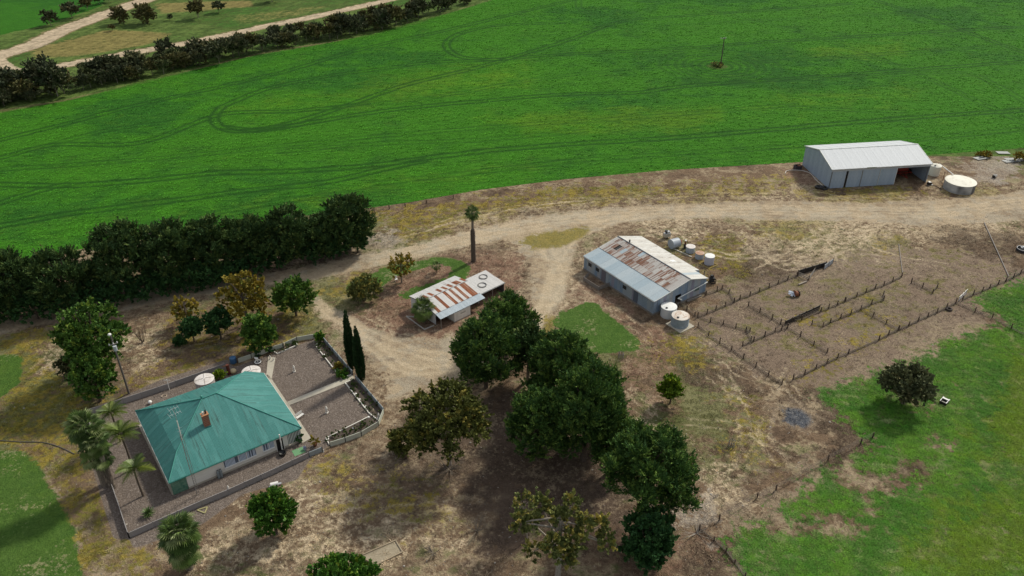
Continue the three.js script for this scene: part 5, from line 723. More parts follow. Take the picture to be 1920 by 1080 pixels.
// the tree belt along the road, and single trees of the verge
{
  const protos = []; reseed(300);
  for (let i = 0; i < 7; i++) { const t = new THREE.Group(), k = KIND.mallee, h = rr(4.6, 6.6), r = rr(2.5, 3.6), lb = bumpy(lobesFor(h, r, h * (i % 3 === 0 ? 0.45 : 0.12), 6, { size: 0.42, squash: i % 3 === 0 ? 0.5 : 0.75 }), 2, 0.5); t.name = 'mallee_tree'; const v = [[0.8, 0.82, 0.85], [0.6, 0.65, 0.7], [0.95, 0.85, 0.7], [0.7, 0.8, 0.65]][i % 4], cols = k.cols.map((c) => [c[0] * v[0], c[1] * v[1], c[2] * v[2]]); obj('trunk', trunkGeo(h * 0.75, 0.1, lb, 7, 0.1), barkMats[i % 2 ? 1 : 2], t); obj('crown', foliage(lb, 1900, { ...k, cols, len: 0.6, wid: 0.2, depth: 0.6 }), leafMat(0.65), t); t.userData = { label: 'dark mallee tree in the dense belt between crop and dirt road', category: 'tree', group: 'mallee trees of the roadside belt' }; protos.push(t); }
  const seen = new Set(), put = (px, py, s, label, group) => { const i = Math.floor(rnd() * 7), b = P(px, py), c = protos[i].clone(); c.name = numbered('mallee_tree'); c.userData = { ...protos[i].userData }; if (label) { c.userData.label = label; delete c.userData.group; } if (group) c.userData.group = group; c.position.set(b.x, 0, b.z); c.rotation.y = rr(0, 6.28); c.scale.set(s * rr(0.9, 1.15), s, s * rr(0.9, 1.15)); scene.add(c); return c; };
  const low = [[-40, 206], [0, 198], [60, 188], [130, 172], [200, 158], [260, 146], [330, 132], [400, 118], [480, 98], [560, 82], [640, 70], [700, 56], [760, 42], [830, 22], [890, 6]];
  const at = (s) => { const k = s * (low.length - 1), i = Math.min(low.length - 2, k | 0), t = k - i; return [low[i][0] + (low[i + 1][0] - low[i][0]) * t, low[i][1] + (low[i + 1][1] - low[i][1]) * t]; };
  for (let row = 0; row < 3; row++) for (let i = 0; i < 54; i++) { const s = (i + rr(0.1, 0.9)) / 54, p = at(s); if (row === 2 && rnd() < 0.4 + s * 0.5) continue; if (row === 1 && rnd() < 0.12) continue; if (s > 0.9 && row > 0) continue; put(p[0] + rr(-5, 5), p[1] - row * (13 - 5 * s) + rr(-3, 3), (rnd() < 0.22 ? rr(1.05, 1.4) : rr(0.6, 1.05)) * (row === 2 ? 0.85 : 1)); }
  for (const [x, y, s, l] of [[228, 44, 1.15, 'round dark tree on the grass between the two roads'], [276, 44, 1.35, 'taller upright tree beside the round one on the verge'], [372, 34, 1.1, 'dark wide bush tree standing alone on the far verge'], [411, 24, 0.8, 'paler small tree next to the dark wide bush tree'], [320, 38, 0.35, 'small dark bush alone on the golden verge grass'], [211, 58, 0.4, 'small dark bush below the round verge tree'],
    [96, 48, 0.85, 'lower bushy tree at the corner of the far field'], [136, 34, 1.05, 'biggest tree on the far edge of the wide road'], [165, 18, 0.8, 'small tree behind the biggest one on the far edge'], [186, 8, 0.8, 'tree nearest the bend on the far edge of the road'], [205, 4, 0.7, 'last small tree by the far field at the upper edge'], [510, 4, 1.0, 'dark tree at the top of the golden verge']]) put(x, y, s, l);
}
// saplings in guards
[[1164, 672, 'sapling guard of stakes beside the green grass patch'], [1371, 838, 'sapling guard of stakes on the dry slope by the pasture']].forEach(([x, y, l], i) => { reseed(400 + i); const b = P(x, y), t = thing('sapling_guard', l, 'tree guard', [b.x, 0, b.z], 0, 'sapling guards'); for (let k = 0; k < 9; k++) { const a = k / 9 * 6.283; obj('stake', rod(V(Math.cos(a) * 0.42, -0.05, Math.sin(a) * 0.42), V(Math.cos(a) * 0.4, 1.25 + rr(-0.1, 0.1), Math.sin(a) * 0.4), 0.04), greyWood, t); } obj('hoop', [0.4, 1.0].map((y0) => new THREE.TorusGeometry(0.43, 0.015, 5, 18).rotateX(Math.PI / 2).translate(0, y0, 0)), iron, t); obj('sapling', [...limb(V(0, 0, 0), V(0.1, 2.3, 0), 0.03, 0.01, 0.05, 3), ...limb(V(0.03, 1.0, 0), V(0.4, 1.7, 0.2), 0.015, 0.006), ...limb(V(0.03, 1.2, 0), V(-0.3, 1.9, -0.1), 0.015, 0.006)], barkMats[0], t); });
// ---------- tanks ----------
const tankWall = { pink: mat([0.42, 0.38, 0.37], 0.6), white: mat([0.72, 0.73, 0.74], 0.5), blue: sheetMat([0.3, 0.36, 0.41], 0.2, 2, 0.3, 0.6, { rust: [0.36, 0.33, 0.3] }), cream: mat([0.68, 0.64, 0.52], 0.55), conc: sheetMat([0.46, 0.47, 0.46], 0.35, 1, 0.7, 0.85, { rust: [0.27, 0.27, 0.27] }), steel: mat([0.38, 0.42, 0.47], 0.5), lilac: mat([0.5, 0.5, 0.57], 0.5) };
const lidTex = (c, stain, amt, sd) => new THREE.MeshStandardMaterial({ roughness: 0.7, map: texture(128, 128, (x, y, o) => { const k = sstep(1 - amt, 1.1 - amt, 0.6 * smp(NB, x / 128 + sd, y / 128) + 0.4 * smp(NF, x / 128, y / 128 + sd)), q = mix3(c, stain, k * 0.8); o[0] = q[0]; o[1] = q[1]; o[2] = q[2]; }) });
const lids = { pinkWhite: lidTex([0.7, 0.66, 0.63], [0.52, 0.46, 0.42], 0.45, 0.1), white: lidTex([0.78, 0.78, 0.77], [0.6, 0.6, 0.58], 0.35, 0.4), stained: lidTex([0.66, 0.61, 0.55], [0.4, 0.25, 0.16], 0.42, 0.7), cream: lidTex([0.76, 0.73, 0.63], [0.6, 0.57, 0.48], 0.4, 0.2), rusty: lidTex([0.5, 0.4, 0.33], [0.36, 0.15, 0.06], 0.6, 0.5) };
function tank(name, label, px, py, r, h, wall, lid, { cone = 0.12, seams = 0, hatch = true, ribs = 0, group, cat = 'water tank' } = {}) {
  const t = thing(name, label, cat, at3(px, py), 0.4, group), prof = [[r, 0], [r, 0.02]]; if (ribs) for (let i = 1; i < ribs; i++) { const y = h * i / ribs; prof.push([r, y - 0.05], [r + 0.035, y], [r, y + 0.05]); } prof.push([r, h - 0.02], [r - 0.01, h]);
  obj('tank_wall', new THREE.LatheGeometry(prof.map((p) => new THREE.Vector2(...p)), 40), wall, t);
  obj('tank_roof', new THREE.LatheGeometry([[0.001, h + cone], [r * 0.6, h + cone * 0.5], [r + 0.04, h + 0.02], [r + 0.05, h - 0.04], [r, h - 0.04]].map((p) => new THREE.Vector2(...p)).reverse(), 40), lid, t);
  for (let i = 0; i < seams; i++) { const a = i / seams * 6.283; obj('roof_seam', bar(V(Math.cos(a) * 0.15, h + cone + 0.01, Math.sin(a) * 0.15), V(Math.cos(a) * r, h + 0.045, Math.sin(a) * r), 0.05, 0.035), greyWood, t); }
  if (hatch) obj('hatch', cyl(0.22, 0.2, 0.1, -r * 0.55, h + cone * 0.45, r * 0.3, 14), dark, t);
  return t;
}
tank('water_tank', 'pinkish round water tank behind the green roof, seen whole', 388, 731, 1.42, 2.1, tankWall.pink, lids.pinkWhite, { seams: 4, ribs: 4, hatch: false, cone: 0.2, group: 'tanks behind the house' });
tank('water_tank', 'pinkish round water tank half hidden by the green roof corner', 475, 716, 1.42, 2.1, tankWall.pink, lids.pinkWhite, { seams: 4, ribs: 4, hatch: false, cone: 0.2, group: 'tanks behind the house' });
tank('water_tank', 'white water tank touching the gable of the wool shed', 1252.5, 591, 1.36, 1.9, tankWall.white, lids.white, { ribs: 6 });
tank('water_tank', 'blue grey corrugated tank with a stained lid by the stockyards', 1274, 609, 1.5, 1.95, tankWall.blue, lids.stained, { ribs: 6 });
tank('water_tank', 'low wide white lidded concrete tank beside the blue shed', 1797, 354, 3.3, 2.0, tankWall.conc, lids.cream, { cone: 0.25, ribs: 0, hatch: false });
tank('water_tank', 'tall cream poly tank behind the corner of the blue shed', 1750, 327, 1.25, 2.3, tankWall.cream, lids.cream, { cone: 0.5, ribs: 5 });
tank('fuel_drum', 'wide grey open drum in the row behind the wool shed', 1293.7, 472, 0.9, 1.25, tankWall.steel, lids.pinkWhite, { cone: 0.05, hatch: false, cat: 'drum', group: 'drums behind the wool shed' });
tank('fuel_drum', 'rusty topped grey drum between two paler drums', 1311, 483.5, 0.85, 1.15, tankWall.steel, lids.rusty, { cone: 0.06, hatch: false, cat: 'drum', group: 'drums behind the wool shed' });
tank('fuel_drum', 'white drum at the stockyard end of the drum row', 1329, 494, 0.92, 1.75, tankWall.lilac, lids.white, { cone: 0.05, hatch: false, cat: 'drum', group: 'drums behind the wool shed' });
{ const t = thing('tank_slab', 'square concrete slab under the blue grey tank', 'slab', at3(1275, 610), 0.62); obj('slab', box(3.5, 0.12, 3.5, 0, 0.06, 0), concrete, t);
  const u = thing('grain_hopper', 'blue grey hopper lying on its side beside the drum row', 'hopper', at3(1264, 464), 0.5); obj('barrel', [new THREE.CylinderGeometry(1.0, 0.95, 1.9, 24).rotateZ(Math.PI / 2).translate(0, 0.98, 0)], tankWall.steel, u); obj('end_cone', new THREE.CylinderGeometry(0.25, 0.98, 0.8, 24).rotateZ(-Math.PI / 2).translate(1.33, 0.98, 0), rustMat, u); obj('leg', rod(V(1.2, 0, 0.4), V(1.5, 0.9, 0.2), 0.04), iron, u); obj('leg', rod(V(1.2, 0, -0.4), V(1.5, 0.9, -0.2), 0.04), iron, u);
  const w = thing('winnower', 'small silver winnowing machine at the far end of the drum row', 'farm machine', at3(1250, 446), 0.5); obj('body', [box(1.3, 0.8, 0.9, 0, 0.75, 0), box(0.7, 0.4, 0.6, 0.2, 1.3, 0)], steel, w); obj('hopper', new THREE.CylinderGeometry(0.45, 0.15, 0.5, 4).translate(-0.3, 1.5, 0), dark, w); for (const [x, z] of [[-0.5, -0.4], [0.5, -0.4], [-0.5, 0.4], [0.5, 0.4]]) obj('leg', box(0.08, 0.4, 0.08, x, 0.2, z), wood, w);
  const q = thing('fuel_pump', 'little upright pump with a pale head between hopper and drums', 'pump', at3(1284, 465.5)); obj('stand', [box(0.5, 0.9, 0.5, 0, 0.45, 0)], dark, q); obj('column', cyl(0.16, 0.16, 0.8, 0, 0.9, 0), rustMat, q); obj('head', cyl(0.2, 0.2, 0.18, 0, 1.68, 0), white, q);
  const p = thing('drum_plinth', 'long low concrete plinth edge under the drum row', 'plinth', [0, 0, 0]); obj('edge', bar(P(1262, 466, 0.08), P(1297, 482, 0.08), 0.3, 0.18), concrete, p);
  const g = thing('timber_surround', 'yellowish square timber surround under the white drum', 'surround', at3(1328, 496), 0.62); obj('rail', [box(2.5, 0.12, 0.14, 0, 0.06, 1.25), box(2.5, 0.12, 0.14, 0, 0.06, -1.25)], mat([0.3, 0.22, 0.06], 0.9), g); obj('rail', [box(0.14, 0.12, 2.36, 1.18, 0.06, 0), box(0.14, 0.12, 2.36, -1.18, 0.06, 0)], mat([0.3, 0.22, 0.06], 0.9), g); }

// ---------- stockyard fences ----------
const postMat = [mat([0.085, 0.058, 0.04], 0.95), mat([0.12, 0.085, 0.06], 0.95), mat([0.065, 0.045, 0.035], 0.95)], wireMat = mat([0.12, 0.098, 0.08], 0.7, { metalness: 0.3 });
function fence(label, pts, { h = 1.05, r = 0.1, net = true, group = 'stockyard fences', m = null, wires = [0.4, 0.7, 0.98], name = 'post_fence' } = {}) {
  const w = pts.map((p) => P(p[0], p[1])), t = thing(name, label, 'fence', [0, 0, 0], 0, group), tops = [];
  w.forEach((p) => { const k = h * rr(0.85, 1.12), a = p.clone().add(V(0, -0.1, 0)), b = p.clone().add(V(gauss() * 0.07, k, gauss() * 0.07)); tops.push(b); obj('post', rod(a, b, r * rr(0.9, 1.2), r * 0.9, 7), m ?? postMat[Math.floor(rnd() * 3)], t); });
  const g = []; for (let i = 0; i < w.length - 1; i++) { const at = (k, y) => w[i].clone().lerp(w[i + 1], k).setY(y * h); for (const y of wires) g.push(bar(at(0, y), at(1, y), 0.028)); if (net) { const d = w[i].distanceTo(w[i + 1]), n = Math.round(d / 0.3); for (const y of [0.05, 0.18, 0.3]) g.push(bar(at(0, y), at(1, y), 0.035)); for (let k = 1; k < n; k++) g.push(bar(at(k / n, 0.03), at(k / n, 0.42), 0.022)); } }
  if (g.length) { const o = obj('wire_netting', g, wireMat, t); o.userData.kind = 'stuff'; } return t;
}
reseed(500);
const c3 = (a) => PL(a, 1270, 400, 4.5), c4 = (a) => PL(a, 1560, 400, 4.5), c5 = (a) => PL(a, 1280, 560, 5.4), c8 = (a) => PL(a, 1300, 860, 3.097);
fence('long fence from the wool shed corner up to the loading ramp', c3([172, 880, 250, 850, 325, 820, 403, 785, 478, 754, 527, 727, 612, 697, 692, 662, 773, 627, 850, 597, 930, 562, 1010, 530]));
fence('fence along the race beside the two round tanks', [...c3([20, 775, 80, 818, 148, 868, 172, 880]), ...c5([280, 238, 407, 264, 538, 300, 678, 338])]);
fence('short cross fence closing the middle pen at the race', c5([678, 338, 640, 330, 690, 430, 718, 434]));
fence('fence between the middle pen and the long lower pen', c5([605, 482, 718, 434, 830, 384, 935, 338, 1000, 318, 1060, 303]));
fence('near side fence of the pen with the upturned feeder', c3([598, 784, 697, 834, 798, 894, 870, 938]));
fence('fence behind the black sheeted wall', [...c3([870, 938, 1050, 900, 1210, 830, 1275, 806, 1348, 776, 1413, 742]), ...c4([110, 745, 208, 702, 285, 670, 362, 637, 437, 612, 512, 576, 585, 540])]);
fence('far cross fence between the two large pens', c4([668, 588, 762, 624, 848, 674, 885, 628]));
fence('fence around the small green pen', c3([1135, 938, 1227, 958, 1290, 924, 1375, 888, 1463, 854])); fence('fence bounding the far side of the small green pen', c4([70, 888, 157, 854, 240, 815, 330, 770, 435, 733, 432, 690]));
fence('outer fence along the stubble strip by the pasture', [...c5([1115, 822, 1232, 772, 1350, 708, 1460, 657, 1567, 602, 1675, 560]), ...c4([395, 1072, 475, 1028, 560, 988, 645, 952, 727, 910, 807, 875, 885, 840, 965, 800, 1043, 760])].filter((p, i, a) => i === 0 || p[0] > a[i - 1][0] + 4));
fence('outer fence continuing along the bright pasture corner', c4([1100, 735, 1190, 690, 1265, 662, 1330, 632, 1400, 602, 1465, 577, 1530, 542, 1590, 508, 1650, 478]));
fence('long front fence of the yards above the dry slope', c5([155, 285, 262, 375, 375, 452, 493, 520, 613, 607, 740, 692, 865, 782, 1003, 868]));
fence('inner cross fence of the lower pen', [...c5([1060, 303, 1190, 383, 1325, 472, 1462, 547])]); fence('cross fence of the far lower pen', c4([240, 815, 345, 872, 455, 932, 555, 988])); fence('fence by the wool shed with the dark engine', c3([225, 530, 240, 690, 335, 658, 378, 640, 435, 675, 478, 754]));
fence('sparse wire fence across the bright pasture corner', c4([1043, 760, 1205, 832, 1350, 884, 1510, 975, 1640, 1040]), { net: true }); fence('fence line ending at the pasture point near the bare soil', [...PL([705, 795, 625, 835, 405, 948], 1440, 600, 3.6), ...c8([480, 183, 370, 228, 150, 358, 35, 413])], { net: false, group: 'wire fences at the pasture edge' });
fence('leaning low fence beside the lower pasture edge', c8([35, 413, 120, 478, 190, 540, 240, 610, 300, 690]), { net: true, h: 0.8, group: 'wire fences at the pasture edge' });
fence('old stakes along the crop edge near the rubble', [[702, 398], [730, 392], [760, 388], [800, 381], [850, 372]], { net: false, h: 0.9, group: 'wire fences at the crop edge' });
{ // sheeted walls of the yards, the ramp, gates, pipes
  const wall = (name, label, a, b, h, m, cat = 'wall', th = 0.08) => { const t = thing(name, label, cat, [0, 0, 0]), A = P(...a), B = P(...b), n = Math.max(2, Math.round(A.distanceTo(B) / 0.9)); for (let i = 0; i < n; i++) obj('sheet', bar(lerp(A, B, i / n).setY(h / 2 + 0.05), lerp(A, B, (i + 0.98) / n).setY(h / 2 + 0.05), th, h), m[i % m.length], t); for (let i = 0; i <= n; i += 2) obj('post', rod(lerp(A, B, i / n).setY(0), lerp(A, B, i / n).setY(h + 0.2), 0.07), postMat[0], t); return t; };
  const blk = [mat([0.012, 0.012, 0.014], 0.5), mat([0.02, 0.02, 0.022], 0.55)];
  wall('sheeted_wall', 'low black sheeted wall along the pen with the feeder', [1471, 610], [1536, 580], 0.85, blk);
  wall('loading_ramp', 'dark sheeted side of the loading ramp above the pens', [1495, 516], [1548, 500], 1.0, blk, 'ramp'); wall('ramp_extension', 'light grey metal sheets at the top of the loading ramp', [1544, 506], [1561, 494], 1.0, [mat([0.38, 0.42, 0.46], 0.5), mat([0.3, 0.34, 0.38], 0.5)], 'ramp');
  const r = thing('ramp_gate', 'grey weathered timber gate folded below the loading ramp', 'gate', [0, 0, 0]); for (const y of [0.25, 0.55, 0.85]) obj('rail', [bar(P(1496, 518).setY(y), P(1516, 526).setY(y), 0.07, 0.12), bar(P(1516, 526).setY(y), P(1527, 510).setY(y), 0.07, 0.12)], greyWood, r); for (const p of [[1496, 518], [1516, 526], [1527, 510]]) obj('post', rod(P(...p), P(...p).setY(1.1), 0.07), postMat[1], r);
  const pole = (name, label, a, b, rad, m, cat) => { const t = thing(name, label, cat, [0, 0, 0]), A = P(...a).setY(rad + 0.02), B = P(...b).setY(rad + 0.02); obj('shaft', rod(A, B, rad, rad * 0.9, 9), m, t); return t; };
  pole('fallen_pole', 'pale fallen log inside the pen with the feeder', [1497, 535], [1512, 529], 0.16, barkMats[1], 'log'); pole('long_pipe', 'long grey pipe lying from the track to the pasture fence', [1845, 418], [1891, 519], 0.1, mat([0.26, 0.235, 0.215], 0.8), 'pipe'); pole('long_pipe', 'pale bowed rail pipe standing beside the far pens', [1685, 458], [1692, 513], 0.075, mat([0.27, 0.24, 0.215], 0.8), 'pipe');
  const g = thing('metal_gate', 'light metal gate open at the pasture corner of the yards', 'gate', [0, 0, 0]); for (const y of [0.2, 0.5, 0.8, 1.1]) obj('rail', rod(P(1796, 566).setY(y), P(1811, 552).setY(y), 0.035), steel, g); obj('stile', [rod(P(1796, 566), P(1796, 566).setY(1.15), 0.04), rod(P(1811, 552), P(1811, 552).setY(1.15), 0.04)], steel, g);
  const t = thing('tractor_tyre', 'old dark tyre lying flat beside the outer fence', 'tyre', at3(1779, 581)); obj('tyre', new THREE.TorusGeometry(0.42, 0.17, 10, 28).rotateX(Math.PI / 2).translate(0, 0.17, 0), mat([0.05, 0.038, 0.033], 0.85), t);
  const f = thing('sheep_feeder', 'upturned feeder with silver blue flaps on bare pen soil', 'feeder', at3(1487, 555), 0.3); obj('drum', new THREE.CylinderGeometry(0.55, 0.5, 0.9, 18).rotateZ(1.25).translate(0.45, 0.5, 0.1), rustMat, f); obj('base_ring', new THREE.TorusGeometry(0.52, 0.08, 8, 20).rotateY(Math.PI / 2).translate(0.9, 0.45, 0.15), black, f); for (let i = 0; i < 5; i++) { const p = obj('flap', box(0.85, 0.03, 0.42, 0.4, 0, 0), mat([0.42, 0.47, 0.55], 0.4), f); p.position.set(-0.15, 0.78, -0.05); p.rotation.set(0.3, -0.4 - i * 0.95, -0.35); }
  const e = thing('stationary_engine', 'dark old engine standing beside the wool shed fence', 'engine', at3(1334, 530)); obj('block', [box(0.9, 0.9, 0.7, 0, 0.75, 0), box(0.5, 0.5, 0.5, -0.1, 1.4, 0)], dark, e); obj('flywheel', new THREE.TorusGeometry(0.55, 0.09, 8, 22).translate(0.1, 0.65, 0.45), black, e); obj('skid', [box(1.4, 0.14, 0.14, 0, 0.1, 0.35), box(1.4, 0.14, 0.14, 0, 0.1, -0.35)], wood, e); obj('exhaust', cyl(0.06, 0.06, 0.8, 0.25, 1.2, 0, 8), rustMat, e);
  const tr = thing('feed_trough', 'small black trough with a white lid bar near the lone tree', 'trough', at3(1770, 755), 0.75); obj('tub', [box(1.3, 0.5, 0.08, 0, 0.25, 0.45), box(1.3, 0.5, 0.08, 0, 0.25, -0.45), box(0.08, 0.5, 0.82, 0.61, 0.25, 0), box(0.08, 0.5, 0.82, -0.61, 0.25, 0), box(1.14, 0.06, 0.82, 0, 0.08, 0)], black, tr); obj('rim', [box(1.36, 0.05, 0.1, 0, 0.52, 0.45), box(1.36, 0.05, 0.1, 0, 0.52, -0.45)], iron, tr); obj('lid_bar', box(0.3, 0.1, 1.02, 0.28, 0.56, 0), white, tr);
  const wt = thing('water_trough', 'round black water trough with a pale rim near the long pipe', 'trough', at3(1917, 470)); obj('basin', new THREE.LatheGeometry([[0.001, 0.1], [0.95, 0.12], [1.05, 0.5], [1.15, 0.5], [1.2, 0], [1.1, 0]].map((p) => new THREE.Vector2(...p)), 32), dark, wt); obj('rim', new THREE.TorusGeometry(1.1, 0.06, 8, 36).rotateX(Math.PI / 2).translate(0, 0.52, 0), mat([0.5, 0.5, 0.5], 0.5), wt); obj('float_cover', [box(0.75, 0.12, 0.6, 0.15, 0.55, -0.35), cyl(0.22, 0.2, 0.15, 0.2, 0.6, -0.35)], mat([0.45, 0.46, 0.48], 0.6), wt);
  const pen = thing('low_pen', 'low weathered timber pen against the wool shed wall', 'pen', [0, 0, 0]), q = [P(1094.5, 527), P(1122, 545), P(1146, 536)]; for (let i = 0; i < 2; i++) { for (const y of [0.2, 0.5, 0.8]) obj('rail', bar(q[i].clone().setY(y), q[i + 1].clone().setY(y), 0.08, 0.16), greyWood, pen); } q.forEach((p) => obj('post', rod(p, p.clone().setY(0.95), 0.09), greyWood, pen)); const q0 = P(1104, 518); for (const y of [0.2, 0.5, 0.8]) obj('rail', bar(q0.clone().setY(y), q[0].clone().setY(y), 0.08, 0.16), greyWood, pen);
}
// ---------- about the machinery shed ----------
{
  const h = thing('poly_hose', 'white poly hose looping over dirt beside the blue shed', 'hose', [0, 0, 0]); obj('hose', tube([[1472, 326], [1475, 321], [1490, 319.5], [1506, 321], [1518, 325], [1530, 338], [1545, 351]].map((p) => P(...p).setY(0.09)), 0.085, 48), mat([0.62, 0.58, 0.52], 0.6), h);
  const p = thing('transfer_pipe', 'white pipe running between the cream tank and the low concrete tank', 'pipe', [0, 0, 0]); obj('pipe', rod(P(1757, 323).setY(2.15), P(1783, 345).setY(2.3), 0.1), white, p); obj('pipe_prop', rod(P(1767.5, 338), P(1767.5, 338).setY(2.2), 0.07), rustMat, p);
  const u = thing('pump_unit', 'small black and white pump at the open corner of the blue shed', 'pump', at3(1743, 347), 0.3); obj('engine', [box(0.8, 0.55, 0.6, -0.2, 0.45, 0), cyl(0.2, 0.2, 0.35, 0.35, 0.2, 0, 12)], black, u); obj('cowl', box(0.5, 0.12, 0.55, -0.25, 0.8, 0), white, u); obj('skid', box(1.3, 0.12, 0.7, 0, 0.08, 0), iron, u);
  const n = thing('suction_line', 'thin dark line running from the pump to the concrete tank', 'pipe', [0, 0, 0]); obj('pipe', tube([[1748, 347], [1756, 350], [1765, 355]].map((q) => P(...q).setY(0.06)), 0.05, 12), dark, n);
  const b = thing('tyre_heap', 'dark tyre lying against the front corner of the blue shed', 'tyre', at3(1536, 353)); obj('tyre', new THREE.TorusGeometry(0.8, 0.27, 10, 26).rotateX(Math.PI / 2 - 0.15).translate(0, 0.32, 0), black, b); obj('tyre', new THREE.TorusGeometry(0.7, 0.22, 10, 26).rotateX(Math.PI / 2 + 0.1).translate(0.9, 0.26, 0.35), black, b);
  const c = thing('rusty_bin', 'dark rusty bin behind the white hose by the blue shed', 'bin', at3(1495, 317), 0.2); obj('bin', [box(1.6, 1.0, 0.06, 0, 0.5, 0.6), box(1.6, 1.0, 0.06, 0, 0.5, -0.6), box(0.06, 1, 1.14, 0.77, 0.5, 0), box(0.06, 1, 1.14, -0.77, 0.5, 0), box(1.5, 0.06, 1.14, 0, 0.1, 0)], mat([0.05, 0.04, 0.05], 0.8), c); obj('lining', box(0.7, 0.3, 1.0, 0.4, 0.75, 0), rustMat, c);
  [[1900, 299, 0.1, 'topmost of the pale iron sheets stacked near the crop edge'], [1895, 302.5, 0.16, 'lower pale iron sheet lying askew near the crop edge'], [1907, 301, 0.25, 'short pale iron sheet beside the stacked sheets'], [1838, 297, 0.3, 'grey iron sheet alone on the bare ground past the tanks'], [1880, 287, -0.05, 'thin pale sheet along the crop edge by the red bushes']].forEach(([x, y, a, l], i) => { const t = thing('iron_sheet', l, 'iron sheet', at3(x, y), a); for (let k = 0; k < 3; k++) obj('sheet', box(4.2 - i * 0.3, 0.03, 0.5, 0, 0.12 + 0.05 * k, -0.5 + k * 0.62), mat([0.4 - 0.06 * k, 0.41 - 0.06 * k, 0.4 - 0.06 * k], 0.75), t); });
  const s = thing('scrap_pump', 'little black and white machine alone on the pale bare ground', 'pump', at3(1864, 333), 0.6); obj('body', box(0.9, 0.6, 0.7, 0, 0.4, 0), black, s); obj('panel', box(0.7, 0.5, 0.04, -0.15, 0.65, 0.4), white, s); obj('axle', rod(V(-0.6, 0.2, 0), V(0.6, 0.2, 0), 0.1), dark, s);
  tree('dry_bush', 'rusty brown dead bush by the pale iron sheets', 'bush', 'gold', 1914, 300, 283, 16, { n: 500, lobes: 5, h0: 0.02, sd: 601, limbs: 4 }); tree('dry_bush', 'low dry golden bush along the crop edge past the tanks', 'bush', 'gold', 1848, 293, 283, 14, { n: 420, lobes: 5, h0: 0.02, sd: 602, limbs: 4 });
}
// ---------- poles ----------
{
  const b = P(242, 738), h = heightTo(b, 628), t = thing('power_pole', 'tall dark power pole with pale fittings beside the large round tree', 'power pole', [b.x, 0, b.z], 0.6); obj('pole', rod(V(0, -0.1, 0), V(0, h, 0), 0.17, 0.12, 10), mat([0.13, 0.115, 0.1], 0.85), t); obj('cross_arm', box(1.3, 0.12, 0.12, 0, h - 1.6, 0.12), greyWood, t); obj('insulator', [-0.55, 0, 0.55].map((x) => cyl(0.09, 0.06, 0.22, x, h - 1.53, 0.12, 10)), white, t); obj('transformer', [cyl(0.28, 0.28, 0.8, 0.05, h - 2.6, 0.35, 14)], mat([0.45, 0.48, 0.5], 0.5), t); obj('lamp', [new THREE.SphereGeometry(0.26, 12, 8).scale(1, 0.8, 1).translate(-0.1, h + 0.1, 0), cyl(0.09, 0.09, 0.4, 0, h - 0.3, 0, 8)], white, t);
  const c = P(1351, 124), k = heightTo(c, 70), u = thing('power_pole', 'lone thin power pole standing in the green crop', 'power pole', [c.x, 0, c.z], 0.2); obj('pole', rod(V(0, -0.1, 0), V(0, k, 0), 0.2, 0.14, 8), mat([0.11, 0.09, 0.075], 0.9), u); obj('cross_arm', box(1.9, 0.14, 0.14, -0.35, k - 0.3, 0.12), mat([0.3, 0.28, 0.25], 0.8), u); obj('insulator', [-1.2, -0.2, 0.5].map((x) => cyl(0.09, 0.07, 0.25, x, k - 0.23, 0.12, 8)), white, u);
  tree('crop_weeds', 'yellowish weeds around the foot of the lone pole', 'weeds', 'olive', 1344, 124, 117, 13, { n: 420, lobes: 4, h0: 0.01, sd: 603, limbs: 2 });
  // lattice mast with its antennas beside the house
  const m = P(371, 927), H = heightTo(m, 789), T = thing('antenna_mast', 'slim lattice mast with wire antennas standing against the house front', 'antenna mast', [m.x, 0, m.z], 0.62), A = [0, 1, 2].map((i) => [Math.cos(i * 2.0944) * 0.2, Math.sin(i * 2.0944) * 0.2]), g = []; for (let y = 0; y < H * 0.82; y += 0.45) for (let i = 0; i < 3; i++) { const j = (i + 1) % 3; g.push(bar(V(A[i][0], y, A[i][1]), V(A[j][0], y + 0.45, A[j][1]), 0.02)); }
  obj('lattice', [...A.map((a) => rod(V(a[0], -0.05, a[1]), V(a[0], H * 0.82, a[1]), 0.022, 0.022, 5)), ...g], mat([0.25, 0.24, 0.23], 0.5, { metalness: 0.4 }), T); obj('mast_tube', rod(V(0, H * 0.75, 0), V(0, H, 0), 0.06), gutterWhite, T); obj('upper_pole', rod(V(0, H, 0), V(0, H + 2.1, 0), 0.028), steel, T);
  const yagi = (y, len, n, a) => { const o = obj('yagi_antenna', [rod(V(-len / 2, 0, 0), V(len / 2, 0, 0), 0.018, 0.018, 5), ...Array.from({ length: n }, (_, i) => rod(V(-len / 2 + len * i / (n - 1), 0, -0.36 - 0.2 * (1 - i / n)), V(-len / 2 + len * i / (n - 1), 0, 0.36 + 0.2 * (1 - i / n)), 0.011, 0.011, 5))], mat([0.75, 0.78, 0.78], 0.35, { metalness: 0.4 }), T); o.position.y = y; o.rotation.y = a; }; yagi(H + 1.15, 1.4, 5, 0.1); yagi(H + 1.95, 1.1, 4, 0.1); obj('dipole', [rod(V(-0.35, H - 1.2, 0), V(0.35, H - 1.2, 0), 0.015), rod(V(-0.3, H - 1.6, 0.1), V(0.3, H - 1.6, 0.1), 0.015)], steel, T);
}
